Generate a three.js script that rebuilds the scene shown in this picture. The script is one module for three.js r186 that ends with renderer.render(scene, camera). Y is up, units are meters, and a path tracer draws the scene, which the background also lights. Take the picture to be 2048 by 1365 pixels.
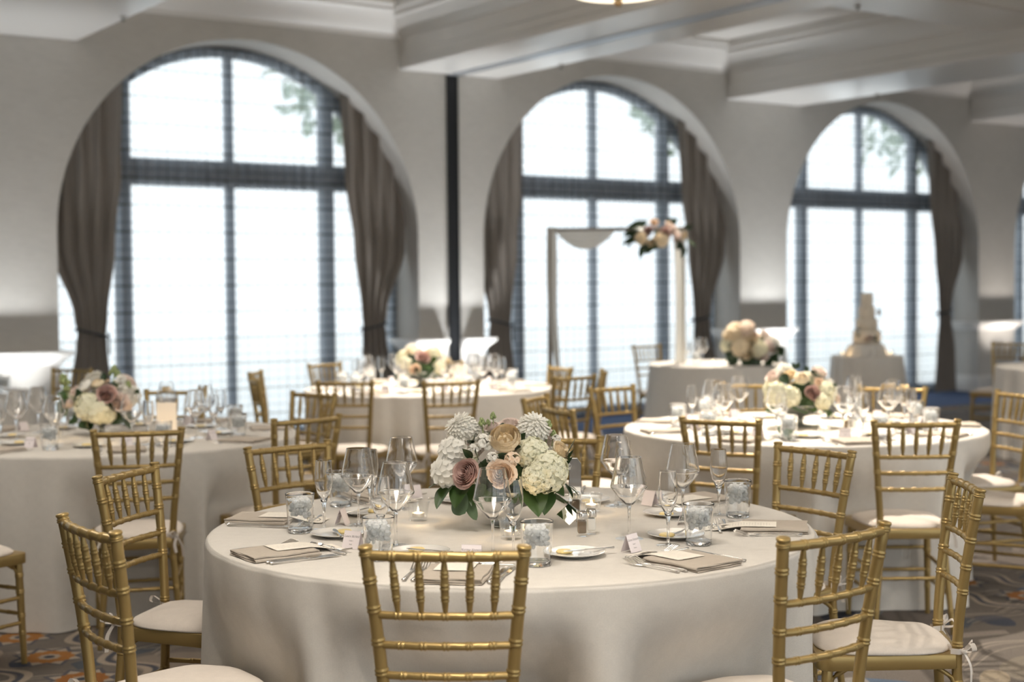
import * as THREE from 'three';
import { RoundedBoxGeometry } from 'three/addons/geometries/RoundedBoxGeometry.js';
import { mergeGeometries, toCreasedNormals } from 'three/addons/utils/BufferGeometryUtils.js';
import { RectAreaLightUniformsLib } from 'three/addons/lights/RectAreaLightUniformsLib.js';
RectAreaLightUniformsLib.init();

// ---------------------------------------------------------------- camera, sky, large lights, exposure
const scene = new THREE.Scene();
const camera = new THREE.PerspectiveCamera(26.52, 2048 / 1365, 0.05, 200);
camera.position.set(0, 1.476, 0);
camera.setRotationFromMatrix(new THREE.Matrix4().makeBasis(
  new THREE.Vector3(0.8222, -0.0085, 0.5692).normalize(), new THREE.Vector3(0.0281, 0.9993, -0.0257).normalize(), new THREE.Vector3(-0.5686, 0.0367, 0.8218).normalize()));
camera.focus = 4.02;
camera.userData.fStop = 2.3;
const renderer = new THREE.WebGLRenderer({ antialias: true });
renderer.toneMapping = THREE.LinearToneMapping;
renderer.toneMappingExposure = 1.5;
renderer.shadowMap.enabled = true;
scene.background = new THREE.Color(0.9, 0.97, 1.0);
scene.backgroundIntensity = 1.36;
const LAMP = { spot: 96, down: 30, panel: 10, glow: 16, up: 11, candle: 0.02 };

// ---------------------------------------------------------------- helpers
let seed = 7;
const rnd = () => { seed = (seed + 0x6d2b79f5) | 0; let t = Math.imul(seed ^ (seed >>> 15), 1 | seed); t = (t + Math.imul(t ^ (t >>> 7), 61 | t)) ^ t; return ((t ^ (t >>> 14)) >>> 0) / 4294967296; };
const rr = (a, b) => a + (b - a) * rnd();
const V = (x, y, z) => new THREE.Vector3(x, y, z);
const D = Math.PI / 180;
const lerp = THREE.MathUtils.lerp, smooth = THREE.MathUtils.smoothstep;
const counts = {};
const numbered = (n) => { counts[n] = (counts[n] ?? -1) + 1; return counts[n] ? n + '_' + String(counts[n]).padStart(3, '0') : n; };
function tag(o, label, category, group) { o.userData.label = label; o.userData.category = category; if (group) o.userData.group = group; return o; }
function thing(name, label, category, [x, y, z] = [0, 0, 0], turn = 0, group) {
  const o = new THREE.Group(); o.name = numbered(name); scene.add(o); o.position.set(x, y, z); o.rotation.y = turn;
  return tag(o, label, category, group);
}
function mesh(name, geo, mat, parent) {
  const g = Array.isArray(geo) ? merged(geo) : geo;
  const m = new THREE.Mesh(g, mat); m.name = parent ? name : numbered(name); m.castShadow = m.receiveShadow = true; (parent ?? scene).add(m); return m;
}
function struct(name, geo, mat, parent) { const m = mesh(name, geo, mat, parent); if (!parent) m.userData.kind = 'structure'; return m; }
function merged(list) {
  const idx = list.map((g) => { const h = g.index ? g.toNonIndexed() : g.clone(); for (const k of Object.keys(h.attributes)) if (!['position', 'normal', 'uv'].includes(k)) h.deleteAttribute(k); if (!h.attributes.normal) h.computeVertexNormals(); if (!h.attributes.uv) h.setAttribute('uv', new THREE.BufferAttribute(new Float32Array(h.attributes.position.count * 2), 2)); h.clearGroups(); return h; });
  return mergeGeometries(idx);
}
function dup(root, pos, turn, label, group) {
  const r = root.clone(); r.name = numbered(root.name.replace(/_\d{3}$/, '')); scene.add(r);
  r.userData = { ...root.userData };
  if (pos) r.position.set(...pos); if (turn !== undefined) r.rotation.y = turn;
  if (label) r.userData.label = label; if (group) r.userData.group = group; return r;
}
const box = (w, h, d, x = 0, y = 0, z = 0) => new THREE.BoxGeometry(w, h, d).translate(x, y, z);
const rbox = (w, h, d, r, x = 0, y = 0, z = 0, s = 2) => new RoundedBoxGeometry(w, h, d, s, r).translate(x, y, z);
const lathe = (pts, seg = 32) => new THREE.LatheGeometry(pts.map((p) => new THREE.Vector2(Math.max(p[0], 0), p[1])), seg);
// a surface from a function of (u, v) in 0..1 with uv given by the function or the raw parameters
function grid(nu, nv, f, uvf) {
  const p = [], t = [], ix = [];
  for (let j = 0; j <= nv; j++) for (let i = 0; i <= nu; i++) { const u = i / nu, v = j / nv, q = f(u, v); p.push(q[0], q[1], q[2]); const w = uvf ? uvf(u, v, q) : [u, v]; t.push(w[0], w[1]); }
  for (let j = 0; j < nv; j++) for (let i = 0; i < nu; i++) { const a = j * (nu + 1) + i, b = a + 1, c = a + nu + 1, d = c + 1; ix.push(a, b, d, a, d, c); }
  const g = new THREE.BufferGeometry(); g.setAttribute('position', new THREE.Float32BufferAttribute(p, 3)); g.setAttribute('uv', new THREE.Float32BufferAttribute(t, 2)); g.setIndex(ix); g.computeVertexNormals(); return g;
}
// a rod swept along path(t) (length-parametrised points) with radius(t); rings of double beads at given t
function rod(path, radius, rings = [], seg = 10, base = 8, caps = true) {
  const L = (() => { let l = 0, a = path(0); for (let i = 1; i <= 20; i++) { const b = path(i / 20); l += a.distanceTo(b); a = b; } return l; })();
  const s = []; for (let i = 0; i <= base; i++) s.push([i / base, 1]);
  for (const r of rings) for (const [o, k] of [[-0.0105, 1], [-0.0074, 1], [-0.0056, 1.15], [-0.003, 1.15], [-0.001, 1.02], [0.001, 1.02], [0.003, 1.15], [0.0056, 1.15], [0.0074, 1], [0.0105, 1]]) { const t = r + o / L; if (t >= 0 && t <= 1) s.push([t, k]); }
  s.sort((a, b) => a[0] - b[0]);
  const inRing = (t) => rings.some((r) => Math.abs(t - r) < 0.007 / L);
  const list = s.filter(([t, k], i) => k !== 1 || !inRing(t) || i === 0 || i === s.length - 1);
  const p = [], ix = [];
  for (const [t, k] of list) {
    const c = path(t), e = 0.004, d = path(Math.min(1, t + e)).sub(path(Math.max(0, t - e))).normalize();
    const a = Math.abs(d.y) > 0.8 ? V(1, 0, 0) : V(0, 1, 0), n = V().crossVectors(d, a).normalize(), b = V().crossVectors(d, n);
    for (let i = 0; i < seg; i++) { const w = (i / seg) * Math.PI * 2, R = radius(t) * k; p.push(c.x + (n.x * Math.cos(w) + b.x * Math.sin(w)) * R, c.y + (n.y * Math.cos(w) + b.y * Math.sin(w)) * R, c.z + (n.z * Math.cos(w) + b.z * Math.sin(w)) * R); }
  }
  for (let j = 0; j < list.length - 1; j++) for (let i = 0; i < seg; i++) { const a = j * seg + i, b = j * seg + (i + 1) % seg, c = a + seg, d = b + seg; ix.push(a, b, d, a, d, c); }
  if (caps) for (const [j, w] of [[0, 0], [list.length - 1, 1]]) { const c = path(w), at = p.length / 3; p.push(c.x, c.y, c.z); for (let i = 0; i < seg; i++) { const a = j * seg + i, b = j * seg + (i + 1) % seg; w ? ix.push(a, b, at) : ix.push(b, a, at); } }
  const g = new THREE.BufferGeometry(); g.setAttribute('position', new THREE.Float32BufferAttribute(p, 3)); g.setIndex(ix); g.computeVertexNormals(); return g;
}
const line = (a, b) => (t) => V().lerpVectors(a, b, t);
const tube = (pts, r, seg = 6, n = 12) => { const c = new THREE.CatmullRomCurve3(pts); return rod((t) => c.getPoint(t), typeof r === 'number' ? () => r : r, [], seg, n); };
// flat cloth strip along points, w wide across dir
function strip(pts, w, dir, n = 14) { const c = new THREE.CatmullRomCurve3(pts); return grid(1, n, (u, v) => { const q = c.getPoint(v); return [q.x + dir.x * w * (u - 0.5), q.y + dir.y * w * (u - 0.5), q.z + dir.z * w * (u - 0.5)]; }); }
// a folded sheet: path in (x, y), thickness th, extruded along z by depth with a little waviness
function folded(path, th, depth, wave = 0.0008, nz = 6) {
  const n = path.length, nor = path.map((p, i) => { const a = path[Math.max(0, i - 1)], b = path[Math.min(n - 1, i + 1)], dx = b[0] - a[0], dy = b[1] - a[1], l = Math.hypot(dx, dy) || 1; return [-dy / l, dx / l]; });
  const loop = [...path.map((p, i) => [p[0] + nor[i][0] * th / 2, p[1] + nor[i][1] * th / 2]), ...path.map((p, i) => [p[0] - nor[i][0] * th / 2, p[1] - nor[i][1] * th / 2]).reverse()];
  const m = loop.length;
  const g = grid(m, nz, (u, v) => { const q = loop[Math.round(u * m) % m], z = (v - 0.5) * depth; return [q[0] + wave * 2 * Math.sin(z * 40 + q[1] * 200), Math.max(0.0004, q[1] + wave * Math.sin(q[0] * 60 + z * 47)), z + wave * 3 * Math.sin(q[0] * 50 + q[1] * 300)]; }, (u, v, q) => [q[0], q[2]]);
  const ends = [];
  for (const v of [0, 1]) for (let i = 0; i < n - 1; i++) { const z = (v - 0.5) * depth, a = loop[i], b = loop[i + 1], c = loop[m - 2 - i], d = loop[m - 1 - i]; const f = new THREE.BufferGeometry(); const W = (q) => [q[0] + wave * 2 * Math.sin(z * 40 + q[1] * 200), Math.max(0.0004, q[1] + wave * Math.sin(q[0] * 60 + z * 47)), z + wave * 3 * Math.sin(q[0] * 50 + q[1] * 300)]; f.setAttribute('position', new THREE.Float32BufferAttribute([...W(a), ...W(b), ...W(c), ...W(a), ...W(c), ...W(d)], 3)); ends.push(f); }
  return merged([toCreasedNormals(g, 0.7), ...ends]);
}
const orient = (g, pos, dir, roll = 0, s = 1) => { const q = new THREE.Quaternion().setFromUnitVectors(V(0, 1, 0), dir.clone().normalize()); return g.clone().rotateY(roll).scale(s, s, s).applyQuaternion(q).translate(pos.x, pos.y, pos.z); };

// ---------------------------------------------------------------- textures
function canvasTex(w, h, draw, srgb = true) { const c = document.createElement('canvas'); c.width = w; c.height = h; draw(c.getContext('2d'), w, h); const t = new THREE.CanvasTexture(c); t.wrapS = t.wrapT = THREE.RepeatWrapping; if (srgb) t.colorSpace = THREE.SRGBColorSpace; return t; }
function dataTex(n, f) { const d = new Uint8Array(n * n * 4); for (let y = 0; y < n; y++) for (let x = 0; x < n; x++) { const v = f(x, y), o = (y * n + x) * 4; if (Array.isArray(v)) { d[o] = v[0]; d[o + 1] = v[1]; d[o + 2] = v[2]; } else d[o] = d[o + 1] = d[o + 2] = v; d[o + 3] = 255; } const t = new THREE.DataTexture(d, n, n); t.wrapS = t.wrapT = THREE.RepeatWrapping; t.magFilter = THREE.LinearFilter; t.minFilter = THREE.LinearFilter; t.needsUpdate = true; return t; }
const rep = (t, x, y) => { const c = t.clone(); c.repeat.set(x, y); c.needsUpdate = true; return c; };
// tiling value noise
function tileNoise(n, cells) { const a = new Float32Array(cells * cells).map(() => rnd()); return (x, y) => { const fx = (x / n) * cells, fy = (y / n) * cells, x0 = Math.floor(fx), y0 = Math.floor(fy), s = fx - x0, t = fy - y0, u = s * s * (3 - 2 * s), w = t * t * (3 - 2 * t), A = (i, j) => a[((j % cells) + cells) % cells * cells + ((i % cells) + cells) % cells]; return lerp(lerp(A(x0, y0), A(x0 + 1, y0), u), lerp(A(x0, y0 + 1), A(x0 + 1, y0 + 1), u), w); }; }
const N256 = [4, 9, 23, 61].map((c) => tileNoise(256, c)), N512 = [5, 13, 37, 97].map((c) => tileNoise(512, c));
const weaveT = dataTex(256, (x, y) => { const a = Math.sin((x / 256) * Math.PI * 2 * 64 + N256[2](x, y) * 3), b = Math.sin((y / 256) * Math.PI * 2 * 64 + N256[2](y, x) * 3); return Math.max(0, Math.min(255, 128 + 42 * a * (0.6 + N256[1](x, y)) + 42 * b * (0.6 + N256[1](y, x)) + 40 * (N256[3](x, y) - 0.5))); });
const linenT = dataTex(512, (x, y) => { const v = 238 + 10 * (N512[3](x * 1, (y * 6) % 512) - 0.5) + 10 * (N512[3]((x * 6) % 512, y) - 0.5) + 5 * (N512[1](x, y) - 0.5); return [v, v, v]; }); linenT.colorSpace = THREE.SRGBColorSpace;
const wallT = dataTex(512, (x, y) => { const v = 240 + 9 * (N512[3]((x >> 3), y) - 0.5) + 4 * (N512[2](x >> 1, y) - 0.5) + 3 * (N512[0](x, y) - 0.5); return [v, v, v * 0.995]; }); wallT.colorSpace = THREE.SRGBColorSpace;
const wallB = dataTex(512, (x, y) => 128 + 90 * (N512[3]((x >> 3), y) - 0.5) + 40 * (N512[3](x, y) - 0.5));
const plasterB = dataTex(256, (x, y) => 128 + 60 * (N256[2](x, y) - 0.5) + 50 * (N256[3](x, y) - 0.5));
// plaid sheer: how solid the cloth is (1 = opaque)
const plaid = (x, y) => { // one tile is 0.5 m; returns [line strength, fine weave]
  const m = (q, c, w) => { const d = Math.abs(((q - c + 256 + 512) % 512) - 256); return d < w ? 1 : d < w + 2 ? 0.5 : 0; };
  let a = 0; for (const c of [20, 276]) a = Math.max(a, m(y, c, 9), 0.7 * m(y, c + 88, 6), 0.45 * m(y, c + 172, 5));
  for (const c of [60, 316]) a = Math.max(a, 0.5 * m(x, c, 8), 0.35 * m(x, c + 70, 3), 0.45 * m(x, c + 120, 12), 0.3 * m(x, c + 190, 4));
  return [a, 0.5 + 0.25 * Math.sin(x * 1.2) + 0.25 * Math.sin(y * 1.2)];
};
const plaidA = dataTex(512, (x, y) => { const [a, w] = plaid(x, y); return 255 * Math.min(1, 0.4 + 0.06 * w + 0.23 * a); });
const plaidC = dataTex(512, (x, y) => { const [a] = plaid(x, y), v = 255 * (1 - 0.6 * a); return [v, v, v]; }); plaidC.colorSpace = THREE.SRGBColorSpace;
const carpetT = canvasTex(2048, 2048, (g, W) => { // 4.1 m
  const S = W / 4.1; g.fillStyle = '#7b7269'; g.fillRect(0, 0, W, W);
  const wrap = (f) => { for (const dx of [-W, 0, W]) for (const dy of [-W, 0, W]) { g.save(); g.translate(dx, dy); f(); g.restore(); } };
  const blob = (x, y, a, b, rot, col, n = 9, j = 0.22) => { const k = [...Array(n)].map(() => 1 + rr(-j, j)); wrap(() => { g.save(); g.translate(x, y); g.rotate(rot); g.fillStyle = col; g.beginPath(); for (let i = 0; i <= n; i++) { const t = (i / n) * 6.2832, q = k[i % n], px = a * q * Math.cos(t), py = b * q * Math.sin(t); if (!i) g.moveTo(px, py); else { const tm = ((i - 0.5) / n) * 6.2832, qm = (k[i % n] + k[i - 1]) / 1.85; g.quadraticCurveTo(a * qm * Math.cos(tm), b * qm * Math.sin(tm), px, py); } } g.fill(); g.restore(); }); };
  for (let i = 0; i < 34; i++) blob(rr(0, W), rr(0, W), rr(0.12, 0.4) * S, rr(0.06, 0.2) * S, rr(0, 3.1), ['#6f6862', '#7b7169', '#94877a', '#8f8576'][i % 4]);
  for (let i = 0; i < 22; i++) blob(rr(0, W), rr(0, W), rr(0.08, 0.22) * S, rr(0.03, 0.09) * S, rr(0, 3.1), ['#3a3f4f', '#454b5b', '#5f7590', '#33394a'][i % 4], 7, 0.35);
  for (let i = 0; i < 12; i++) blob(rr(0, W), rr(0, W), rr(0.06, 0.16) * S, rr(0.02, 0.06) * S, rr(0, 3.1), ['#a98a52', '#b3a48c', '#92a0ac'][i % 3], 8, 0.3);
  for (let i = 0; i < 70; i++) { const x = rr(0, W), y = rr(0, W), a = rr(-0.5, 0.5), w = rr(0.04, 0.22) * S, h = rr(0.015, 0.07) * S, c = ['#b9aca0', '#8e99a3', '#4b5663', '#a8926a', '#c2b6a8', '#39414f', '#6f8193'][i % 7]; wrap(() => { g.save(); g.translate(x, y); g.rotate(a); g.fillStyle = c; g.globalAlpha = 0.8; g.beginPath(); g.moveTo(-w, -h * 0.6); g.quadraticCurveTo(0, -h * 1.3, w, -h); g.lineTo(w * 0.92, h * 0.5); g.quadraticCurveTo(0, h * 0.7, -w * 0.95, h); g.fill(); g.restore(); }); }
  // wood-like contour lines
  g.lineCap = 'round';
  for (let i = 0; i < 46; i++) { const x = rr(0, W), y = rr(0, W), n = 3 + (i % 4), len = rr(0.3, 0.8) * S, am = rr(0.03, 0.1) * S, ph = rr(0, 6); wrap(() => { for (let k = 0; k < n; k++) { g.strokeStyle = ['#a3978a', '#6a625b', '#b3a798'][(i + k) % 3]; g.lineWidth = rr(2, 5); g.beginPath(); for (let t = 0; t <= 1.001; t += 0.05) { const px = x + len * (t - 0.5), py = y + k * 11 + am * Math.sin(t * 5 + ph) * (1 - k * 0.12); t ? g.lineTo(px, py) : g.moveTo(px, py); } g.stroke(); } }); }
  // linked medallions
  const star = (r0, r1, n, rot) => { g.beginPath(); for (let i = 0; i <= n * 2; i++) { const t = (i / (n * 2)) * 6.2832 + rot, r = i % 2 ? r0 : r1; i ? g.lineTo(r * Math.cos(t), r * Math.sin(t)) : g.moveTo(r * Math.cos(t), r * Math.sin(t)); } g.closePath(); };
  const cols = [[0.43, 0]];
  for (const [cx, oy] of cols) {
    wrap(() => { for (const [lw, col, off] of [[16, '#b7a896', 0], [11, '#4d4f5a', 26], [10, '#b7a896', 52]]) { g.strokeStyle = col; g.lineWidth = lw; for (const sgn of [-1, 1]) { g.beginPath(); for (let y = 0; y <= 4.1001; y += 0.02) { const w = 0.2 + 0.055 * Math.cos(((y - oy) / 0.41) * 6.2832) + off / S * 0.6; const px = (cx + sgn * w) * S, py = y * S; y ? g.lineTo(px, py) : g.moveTo(px, py); } g.stroke(); } } });
    for (let k = 0; k < 10; k++) { const x = cx * S, y = (oy + 0.41 * k) * S; wrap(() => { g.save(); g.translate(x, y); g.lineJoin = 'round'; g.fillStyle = '#5a5a62'; star(0.115 * S, 0.165 * S, 8, 0); g.fill(); g.fillStyle = '#bcae9c'; star(0.095 * S, 0.14 * S, 8, 0); g.fill(); g.fillStyle = ['#b1742c', '#a86a26', '#b98338'][k % 3]; for (let i = 0; i < 8; i++) { g.save(); g.rotate((i / 8) * 6.2832); g.beginPath(); g.moveTo(0.03 * S, 0); g.quadraticCurveTo(0.07 * S, 0.05 * S, 0.1 * S, 0.028 * S); g.lineTo(0.088 * S, 0); g.lineTo(0.1 * S, -0.028 * S); g.quadraticCurveTo(0.07 * S, -0.05 * S, 0.03 * S, 0); g.fill(); g.restore(); } g.fillStyle = '#bcae9c'; g.beginPath(); g.arc(0, 0, 0.042 * S, 0, 7); g.fill(); g.fillStyle = '#3b3f4c'; g.beginPath(); g.arc(0, 0, 0.022 * S, 0, 7); g.fill(); g.restore(); }); }
  }
  const im = g.getImageData(0, 0, W, W), d = im.data; for (let i = 0; i < d.length; i += 4) { const k = 0.88 + 0.24 * rnd(); d[i] *= k; d[i + 1] *= k; d[i + 2] *= k; } g.putImageData(im, 0, 0);
});
const pileB = dataTex(256, () => 60 + 195 * rnd());
const borderT = canvasTex(1024, 1024, (g, W) => { g.fillStyle = '#4a5f86'; g.fillRect(0, 0, W, W); for (let i = 0; i < 90; i++) { g.strokeStyle = ['#3a4d74', '#5d7296', '#7f8fa8', '#33415f'][i % 4]; g.lineWidth = rr(2, 9); const y = rr(0, W), x = rr(0, W), l = rr(40, 260); for (const dx of [-W, 0, W]) { g.beginPath(); g.moveTo(x + dx, y); g.lineTo(x + dx + l, y + rr(-8, 8)); g.stroke(); } } const im = g.getImageData(0, 0, W, W), d = im.data; for (let i = 0; i < d.length; i += 4) { const k = 0.88 + 0.24 * rnd(); d[i] *= k; d[i + 1] *= k; d[i + 2] *= k; } g.putImageData(im, 0, 0); });
function cardTex(lines) { return canvasTex(512, 460, (g, W, H) => { g.fillStyle = '#ece4e6'; g.fillRect(0, 0, W, H); g.fillStyle = '#2e2a2c'; g.textAlign = 'center'; lines.forEach(([s, size, y]) => { g.font = (size > 60 ? 'italic ' : '') + size + 'px serif'; g.fillText(s, W / 2, y); }); }); }
const menuT = canvasTex(256, 640, (g, W, H) => { g.fillStyle = '#efe9de'; g.fillRect(0, 0, W, H); g.strokeStyle = '#3a3a36'; g.fillStyle = '#3a3a36';
  for (let i = 0; i < 26; i++) { const t = (i / 26) * 6.2832, x = W / 2 + 70 * Math.cos(t), y = 110 + 52 * Math.sin(t); g.save(); g.translate(x, y); g.rotate(t + 1.2 + (i % 2)); g.beginPath(); g.ellipse(0, 0, 15, 4.5, 0, 0, 7); g.fill(); g.restore(); }
  for (let y = 215; y < 600; y += 26) { const w = [90, 130, 60, 150][((y / 26) | 0) % 4]; g.lineWidth = 2; g.globalAlpha = 0.55; for (let x = W / 2 - w / 2; x < W / 2 + w / 2; x += 8) { g.beginPath(); g.moveTo(x, y); g.lineTo(x + rr(2, 6), y - rr(0, 6)); g.stroke(); } g.globalAlpha = 1; } });
const pepperT = dataTex(128, (x, y) => { const k = rnd(); return k < 0.25 ? [60, 48, 38] : k < 0.6 ? [112, 92, 70] : k < 0.85 ? [146, 124, 98] : [196, 176, 146]; }); pepperT.colorSpace = THREE.SRGBColorSpace;

// ---------------------------------------------------------------- materials
const std = (o) => new THREE.MeshStandardMaterial({ roughness: 0.6, ...o }), phy = (o) => new THREE.MeshPhysicalMaterial({ roughness: 0.5, ...o });
const C = (r, g, b) => new THREE.Color().setRGB(r, g, b);
const M = {
  wall: std({ color: C(0.6, 0.575, 0.54), map: rep(wallT, 1.2, 1.2), bumpMap: rep(wallB, 1.2, 1.2), bumpScale: 0.00015, roughness: 0.75 }),
  trim: std({ color: C(0.72, 0.7, 0.67), roughness: 0.38, bumpMap: rep(plasterB, 2, 2), bumpScale: 0.0003 }),
  ceiling: std({ color: C(0.68, 0.65, 0.61), roughness: 0.6, bumpMap: rep(plasterB, 2, 2), bumpScale: 0.0004 }),
  beam: phy({ color: C(0.68, 0.66, 0.63), roughness: 0.34, clearcoat: 0.25, clearcoatRoughness: 0.25, bumpMap: rep(plasterB, 2, 2), bumpScale: 0.0003 }),
  carpet: std({ color: C(0.55, 0.55, 0.56), map: rep(carpetT, 1 / 4.1, 1 / 4.1), bumpMap: rep(pileB, 1.6, 1.6), bumpScale: 0.003, roughness: 0.95 }),
  border: std({ color: C(0.8, 0.8, 0.8), map: rep(borderT, 0.5, 0.5), bumpMap: rep(pileB, 1.6, 1.6), bumpScale: 0.003, roughness: 0.95 }),
  track: std({ color: C(0.012, 0.013, 0.015), roughness: 0.45, metalness: 0.3 }),
  rail: std({ color: C(0.55, 0.58, 0.62), roughness: 0.35, metalness: 0.8 }),
  cloth: std({ color: C(0.8, 0.765, 0.71), map: rep(linenT, 4, 4), bumpMap: rep(weaveT, 9, 9), bumpScale: 0.0005, roughness: 0.72, side: THREE.DoubleSide }),
  sheer: phy({ color: C(0.68, 0.78, 0.9), map: plaidC, alphaMap: plaidA, transparent: true, transmission: 0.78, thickness: 0, roughness: 0.95, side: THREE.DoubleSide }),
  drape: phy({ color: C(0.27, 0.235, 0.205), map: rep(linenT, 3, 3), bumpMap: rep(weaveT, 8, 8), bumpScale: 0.0004, roughness: 0.75, side: THREE.DoubleSide }),
  tie: std({ color: C(0.07, 0.07, 0.075), roughness: 0.7 }),
  gold: std({ color: C(0.4, 0.285, 0.112), metalness: 0.55, roughness: 0.33 }),
  cushion: phy({ color: C(0.8, 0.73, 0.66), map: rep(linenT, 5, 5), bumpMap: rep(weaveT, 12, 12), bumpScale: 0.0003, roughness: 0.8 }),
  ribbon: phy({ color: C(0.78, 0.73, 0.68), roughness: 0.6, transmission: 0.15, thickness: 0, side: THREE.DoubleSide }),
  glass: phy({ color: C(1, 1, 1), transmission: 1, thickness: 0.002, roughness: 0, ior: 1.5, side: THREE.DoubleSide }),
  thin: phy({ color: C(0.99, 0.995, 0.995), transmission: 1, thickness: 0, roughness: 0, ior: 1.75, side: THREE.DoubleSide }),
  solid: phy({ color: C(1, 1, 1), transmission: 1, thickness: 0.01, roughness: 0, ior: 1.48 }),
  water: phy({ color: C(0.985, 0.995, 1), transmission: 1, thickness: 0, roughness: 0, ior: 1.33 }),
  ice: phy({ color: C(0.96, 0.975, 0.98), transmission: 0.5, thickness: 0, roughness: 0.9, ior: 1.31 }),
  steel: std({ color: C(0.72, 0.7, 0.67), metalness: 1, roughness: 0.2 }),
  mirror: std({ color: C(0.9, 0.92, 0.92), metalness: 1, roughness: 0.03 }),
  napkin: phy({ color: C(0.6, 0.53, 0.45), map: rep(linenT, 8, 8), bumpMap: rep(weaveT, 22, 22), bumpScale: 0.0003, roughness: 0.85, side: THREE.DoubleSide }),
  china: phy({ color: C(0.85, 0.83, 0.79), roughness: 0.15, clearcoat: 0.5 }),
  butter: phy({ color: C(0.85, 0.68, 0.3), roughness: 0.45 }),
  card: std({ color: C(0.82, 0.76, 0.78), roughness: 0.8 }),
  menu: std({ map: menuT, roughness: 0.85 }), paper: std({ color: C(0.84, 0.8, 0.74), roughness: 0.85 }),
  wax: phy({ color: C(0.9, 0.84, 0.74), roughness: 0.5, transmission: 0.25, thickness: 0 }),
  alu: std({ color: C(0.75, 0.75, 0.75), metalness: 1, roughness: 0.35 }),
  flame: std({ color: C(0, 0, 0), emissive: C(1, 0.72, 0.36), emissiveIntensity: 9 }),
  wick: std({ color: C(0.03, 0.025, 0.02) }),
  pepper: std({ map: rep(pepperT, 2, 2), bumpMap: pepperT, bumpScale: 0.001, roughness: 0.9 }), salt: std({ color: C(0.82, 0.8, 0.76), roughness: 0.9 }),
  pewter: std({ color: C(0.25, 0.27, 0.26), metalness: 0.7, roughness: 0.35 }),
  white: phy({ color: C(0.9, 0.885, 0.83), roughness: 0.75, transmission: 0.25, thickness: 0, side: THREE.DoubleSide }),
  ivory: phy({ color: C(0.86, 0.82, 0.62), roughness: 0.75, transmission: 0.22, thickness: 0, side: THREE.DoubleSide }),
  hydra: phy({ color: C(0.88, 0.87, 0.7), roughness: 0.75, transmission: 0.22, thickness: 0, side: THREE.DoubleSide }),
  cream: phy({ color: C(0.92, 0.79, 0.57), roughness: 0.7, transmission: 0.22, thickness: 0, side: THREE.DoubleSide }),
  peach: phy({ color: C(0.9, 0.74, 0.59), roughness: 0.7, transmission: 0.22, thickness: 0, side: THREE.DoubleSide }),
  blush: phy({ color: C(0.9, 0.79, 0.73), roughness: 0.7, transmission: 0.22, thickness: 0, side: THREE.DoubleSide }),
  mauve: phy({ color: C(0.62, 0.43, 0.385), roughness: 0.7, transmission: 0.2, thickness: 0, side: THREE.DoubleSide }),
  leaf: phy({ color: C(0.045, 0.095, 0.022), roughness: 0.4, transmission: 0.12, thickness: 0, side: THREE.DoubleSide }),
  leafDark: phy({ color: C(0.022, 0.05, 0.018), roughness: 0.4, transmission: 0.1, thickness: 0, side: THREE.DoubleSide }),
  leafPale: phy({ color: C(0.12, 0.19, 0.11), roughness: 0.6, transmission: 0.12, thickness: 0, side: THREE.DoubleSide }),
  bud: std({ color: C(0.3, 0.36, 0.16), roughness: 0.7 }), stem: std({ color: C(0.16, 0.24, 0.07), roughness: 0.6 }),
  foam: std({ color: C(0.03, 0.06, 0.02), roughness: 0.9 }),
  frame: std({ color: C(0.17, 0.17, 0.18), roughness: 0.5 }),
  pane: phy({ color: C(1, 1, 1), transmission: 1, thickness: 0, roughness: 0, ior: 1.5 }),
  chiffon: phy({ color: C(0.85, 0.84, 0.8), transmission: 0.35, thickness: 0, roughness: 0.95, side: THREE.DoubleSide }),
  wood: std({ color: C(0.2, 0.17, 0.14), roughness: 0.6 }),
  cake: phy({ color: C(0.8, 0.72, 0.6), roughness: 0.6 }),
  black: std({ color: C(0.02, 0.02, 0.02), roughness: 0.5 }),
  lens: std({ color: C(0, 0, 0), emissive: C(1, 0.96, 0.88), emissiveIntensity: 4 }),
  lensWarm: std({ color: C(0, 0, 0), emissive: C(1, 0.82, 0.58), emissiveIntensity: 4 }),
  shade: std({ color: C(0.75, 0.7, 0.6), emissive: C(1, 0.85, 0.64), emissiveIntensity: 1.2 }),
  oak: std({ color: C(0.4, 0.27, 0.14), roughness: 0.5 }),
  stone: std({ color: C(0.86, 0.85, 0.82), roughness: 0.9 }),
  tree: phy({ color: C(0.3, 0.36, 0.22), roughness: 0.6, transmission: 0.3, thickness: 0, side: THREE.DoubleSide }),
  bark: std({ color: C(0.14, 0.11, 0.08), roughness: 0.95 }),
  brass: std({ color: C(0.35, 0.33, 0.3), metalness: 0.9, roughness: 0.35 }),
};

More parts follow.
